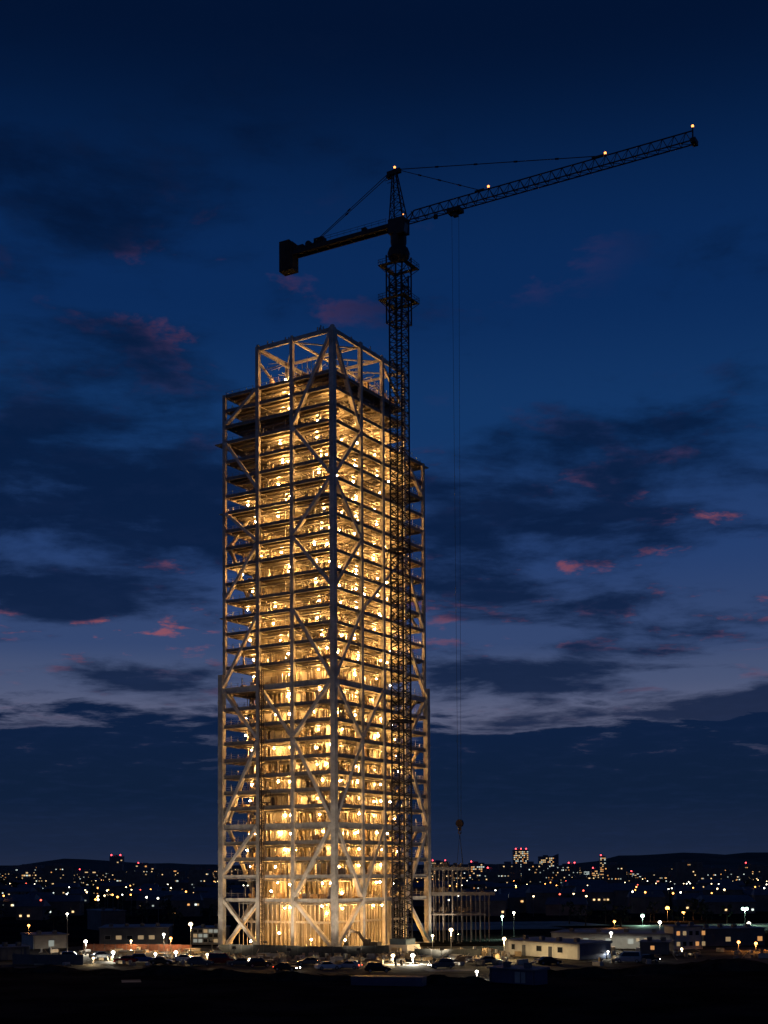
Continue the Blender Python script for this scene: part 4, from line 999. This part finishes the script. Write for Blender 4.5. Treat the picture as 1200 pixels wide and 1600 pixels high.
# the town beyond what can be counted: small houses with a lit pane each
m = MB(); q = random.Random(8)
for k in range(900):
    Y = 1100+3800*q.random()**.9; px = q.uniform(-30, 1230); p = at(px, 1380, Y); w, h = q.uniform(7, 12), q.uniform(4, 10)+(Y-1100)*.004*q.random()
    m.box(p.x-w/2, p.x+w/2, Y, Y+w, 0, h); ws = (.45+Y/5200)*q.uniform(.7, 1.1)
    for j in range(q.choice((1, 1, 2))): x = p.x+q.uniform(-w/2+1, w/2-1); z = q.uniform(1.5, h-1); m.box(x-ws*.6, x+ws*.6, Y-.15, Y-.02, z-ws*.45, z+ws*.45, q.choice((1, 1, 1, 2, 2, 3)))
tag(m.build('far_town', [BLK, WIN_W, WIN_C, WIN_O]), 'carpet of tiny lit houses out towards the hills', 'town', kind='stuff')
# dark belts of trees between the houses
LEAF = mat('night_foliage', (.035, .05, .028), .9, 0, .4, .3); BARK = mat('bark', (.06, .045, .03), .9)
def treebelt(Y0, Y1, n, hmin, hmax, seed, keep=None):
    m = MB(); q = random.Random(seed)
    for i in range(n):
        Y = q.uniform(Y0, Y1); px = q.uniform(-60, 1260)
        if keep and not keep(px, Y): continue
        p = at(px, 1380, Y); h = q.uniform(hmin, hmax); w = h*q.uniform(.35, .6)
        m.tube((p.x, Y, 0), (p.x, Y, h*.6), .25, 5, 1, .1)
        for c in range(26):
            a, t = q.uniform(0, 6.28), q.random()**.6; zz = h*(.35+.6*q.random()); rad = w*t*math.sqrt(max(.05, 1-((zz/h-.6)/.45)**2))
            c0 = Vector((p.x+rad*math.cos(a), Y+rad*math.sin(a), zz)); s = w*q.uniform(.18, .36)
            v = [c0+Vector((q.uniform(-s, s), q.uniform(-s, s), q.uniform(-s, s))) for _ in range(4)]
            b = len(m.v); m.v += [tuple(x) for x in v]; m.f += [(b, b+1, b+2), (b, b+2, b+3), (b, b+3, b+1), (b+1, b+3, b+2)]; m.m += [0]*4
    return tag(m.build('treeline', [LEAF, BARK]), 'dark belt of trees between the houses of the city', 'trees', kind='stuff')
treebelt(380, 520, 34, 5, 8, 1, lambda x, Y: not 330 < x < 760)
treebelt(560, 900, 80, 5, 9, 2); treebelt(900, 1700, 170, 6, 11, 3); treebelt(1700, 3200, 320, 8, 16, 5)

# ------------------------------------------------------------------ hills
HILL = mat('wooded_hill', (.05, .06, .05), 1.0, 0, .3, .004)
def hill(Y, dep, prof, name):
    m = MB(); q = random.Random(int(Y)); n = 90; rows = []
    x0, x1 = prof[0][0], prof[-1][0]
    for i in range(n+1):
        px = x0+(x1-x0)*i/n
        for (a, ya), (b, yb) in zip(prof, prof[1:]):
            if a <= px <= b: t = (px-a)/(b-a); t = t*t*(3-2*t); yt = ya+(yb-ya)*t; break
        p = at(px, yt, Y); jag = q.uniform(-4, 4)*Y/9000
        rows.append([(p.x, Y-dep, -5), (p.x, Y-dep*.5, max(0, p.z*.45+q.uniform(-8, 8))), (p.x, Y, p.z+jag), (p.x, Y+dep*.6, p.z*.5), (p.x, Y+dep, -5)])
    for rw in rows: m.v += rw
    for i in range(n):
        for j in range(4): b = i*5+j; m.f.append((b, b+5, b+6, b+1)); m.m.append(0)
    return tag(m.build(name, HILL), kind='structure')
hill(9000, 2200, [(-900, 1362), (-300, 1352), (-60, 1350), (30, 1352), (80, 1345), (112, 1339), (150, 1345), (220, 1348), (300, 1350), (360, 1351), (500, 1356), (640, 1352), (700, 1351), (760, 1350), (860, 1353), (930, 1345), (985, 1335), (1020, 1337), (1050, 1330), (1090, 1333), (1140, 1335), (1180, 1331), (1260, 1338), (1600, 1345), (2100, 1362)], 'hills')
hill(6500, 1200, [(-800, 1364), (-100, 1359), (60, 1357), (200, 1360), (420, 1359), (700, 1358), (900, 1360), (1100, 1352), (1200, 1350), (1500, 1356), (2000, 1364)], 'hills')
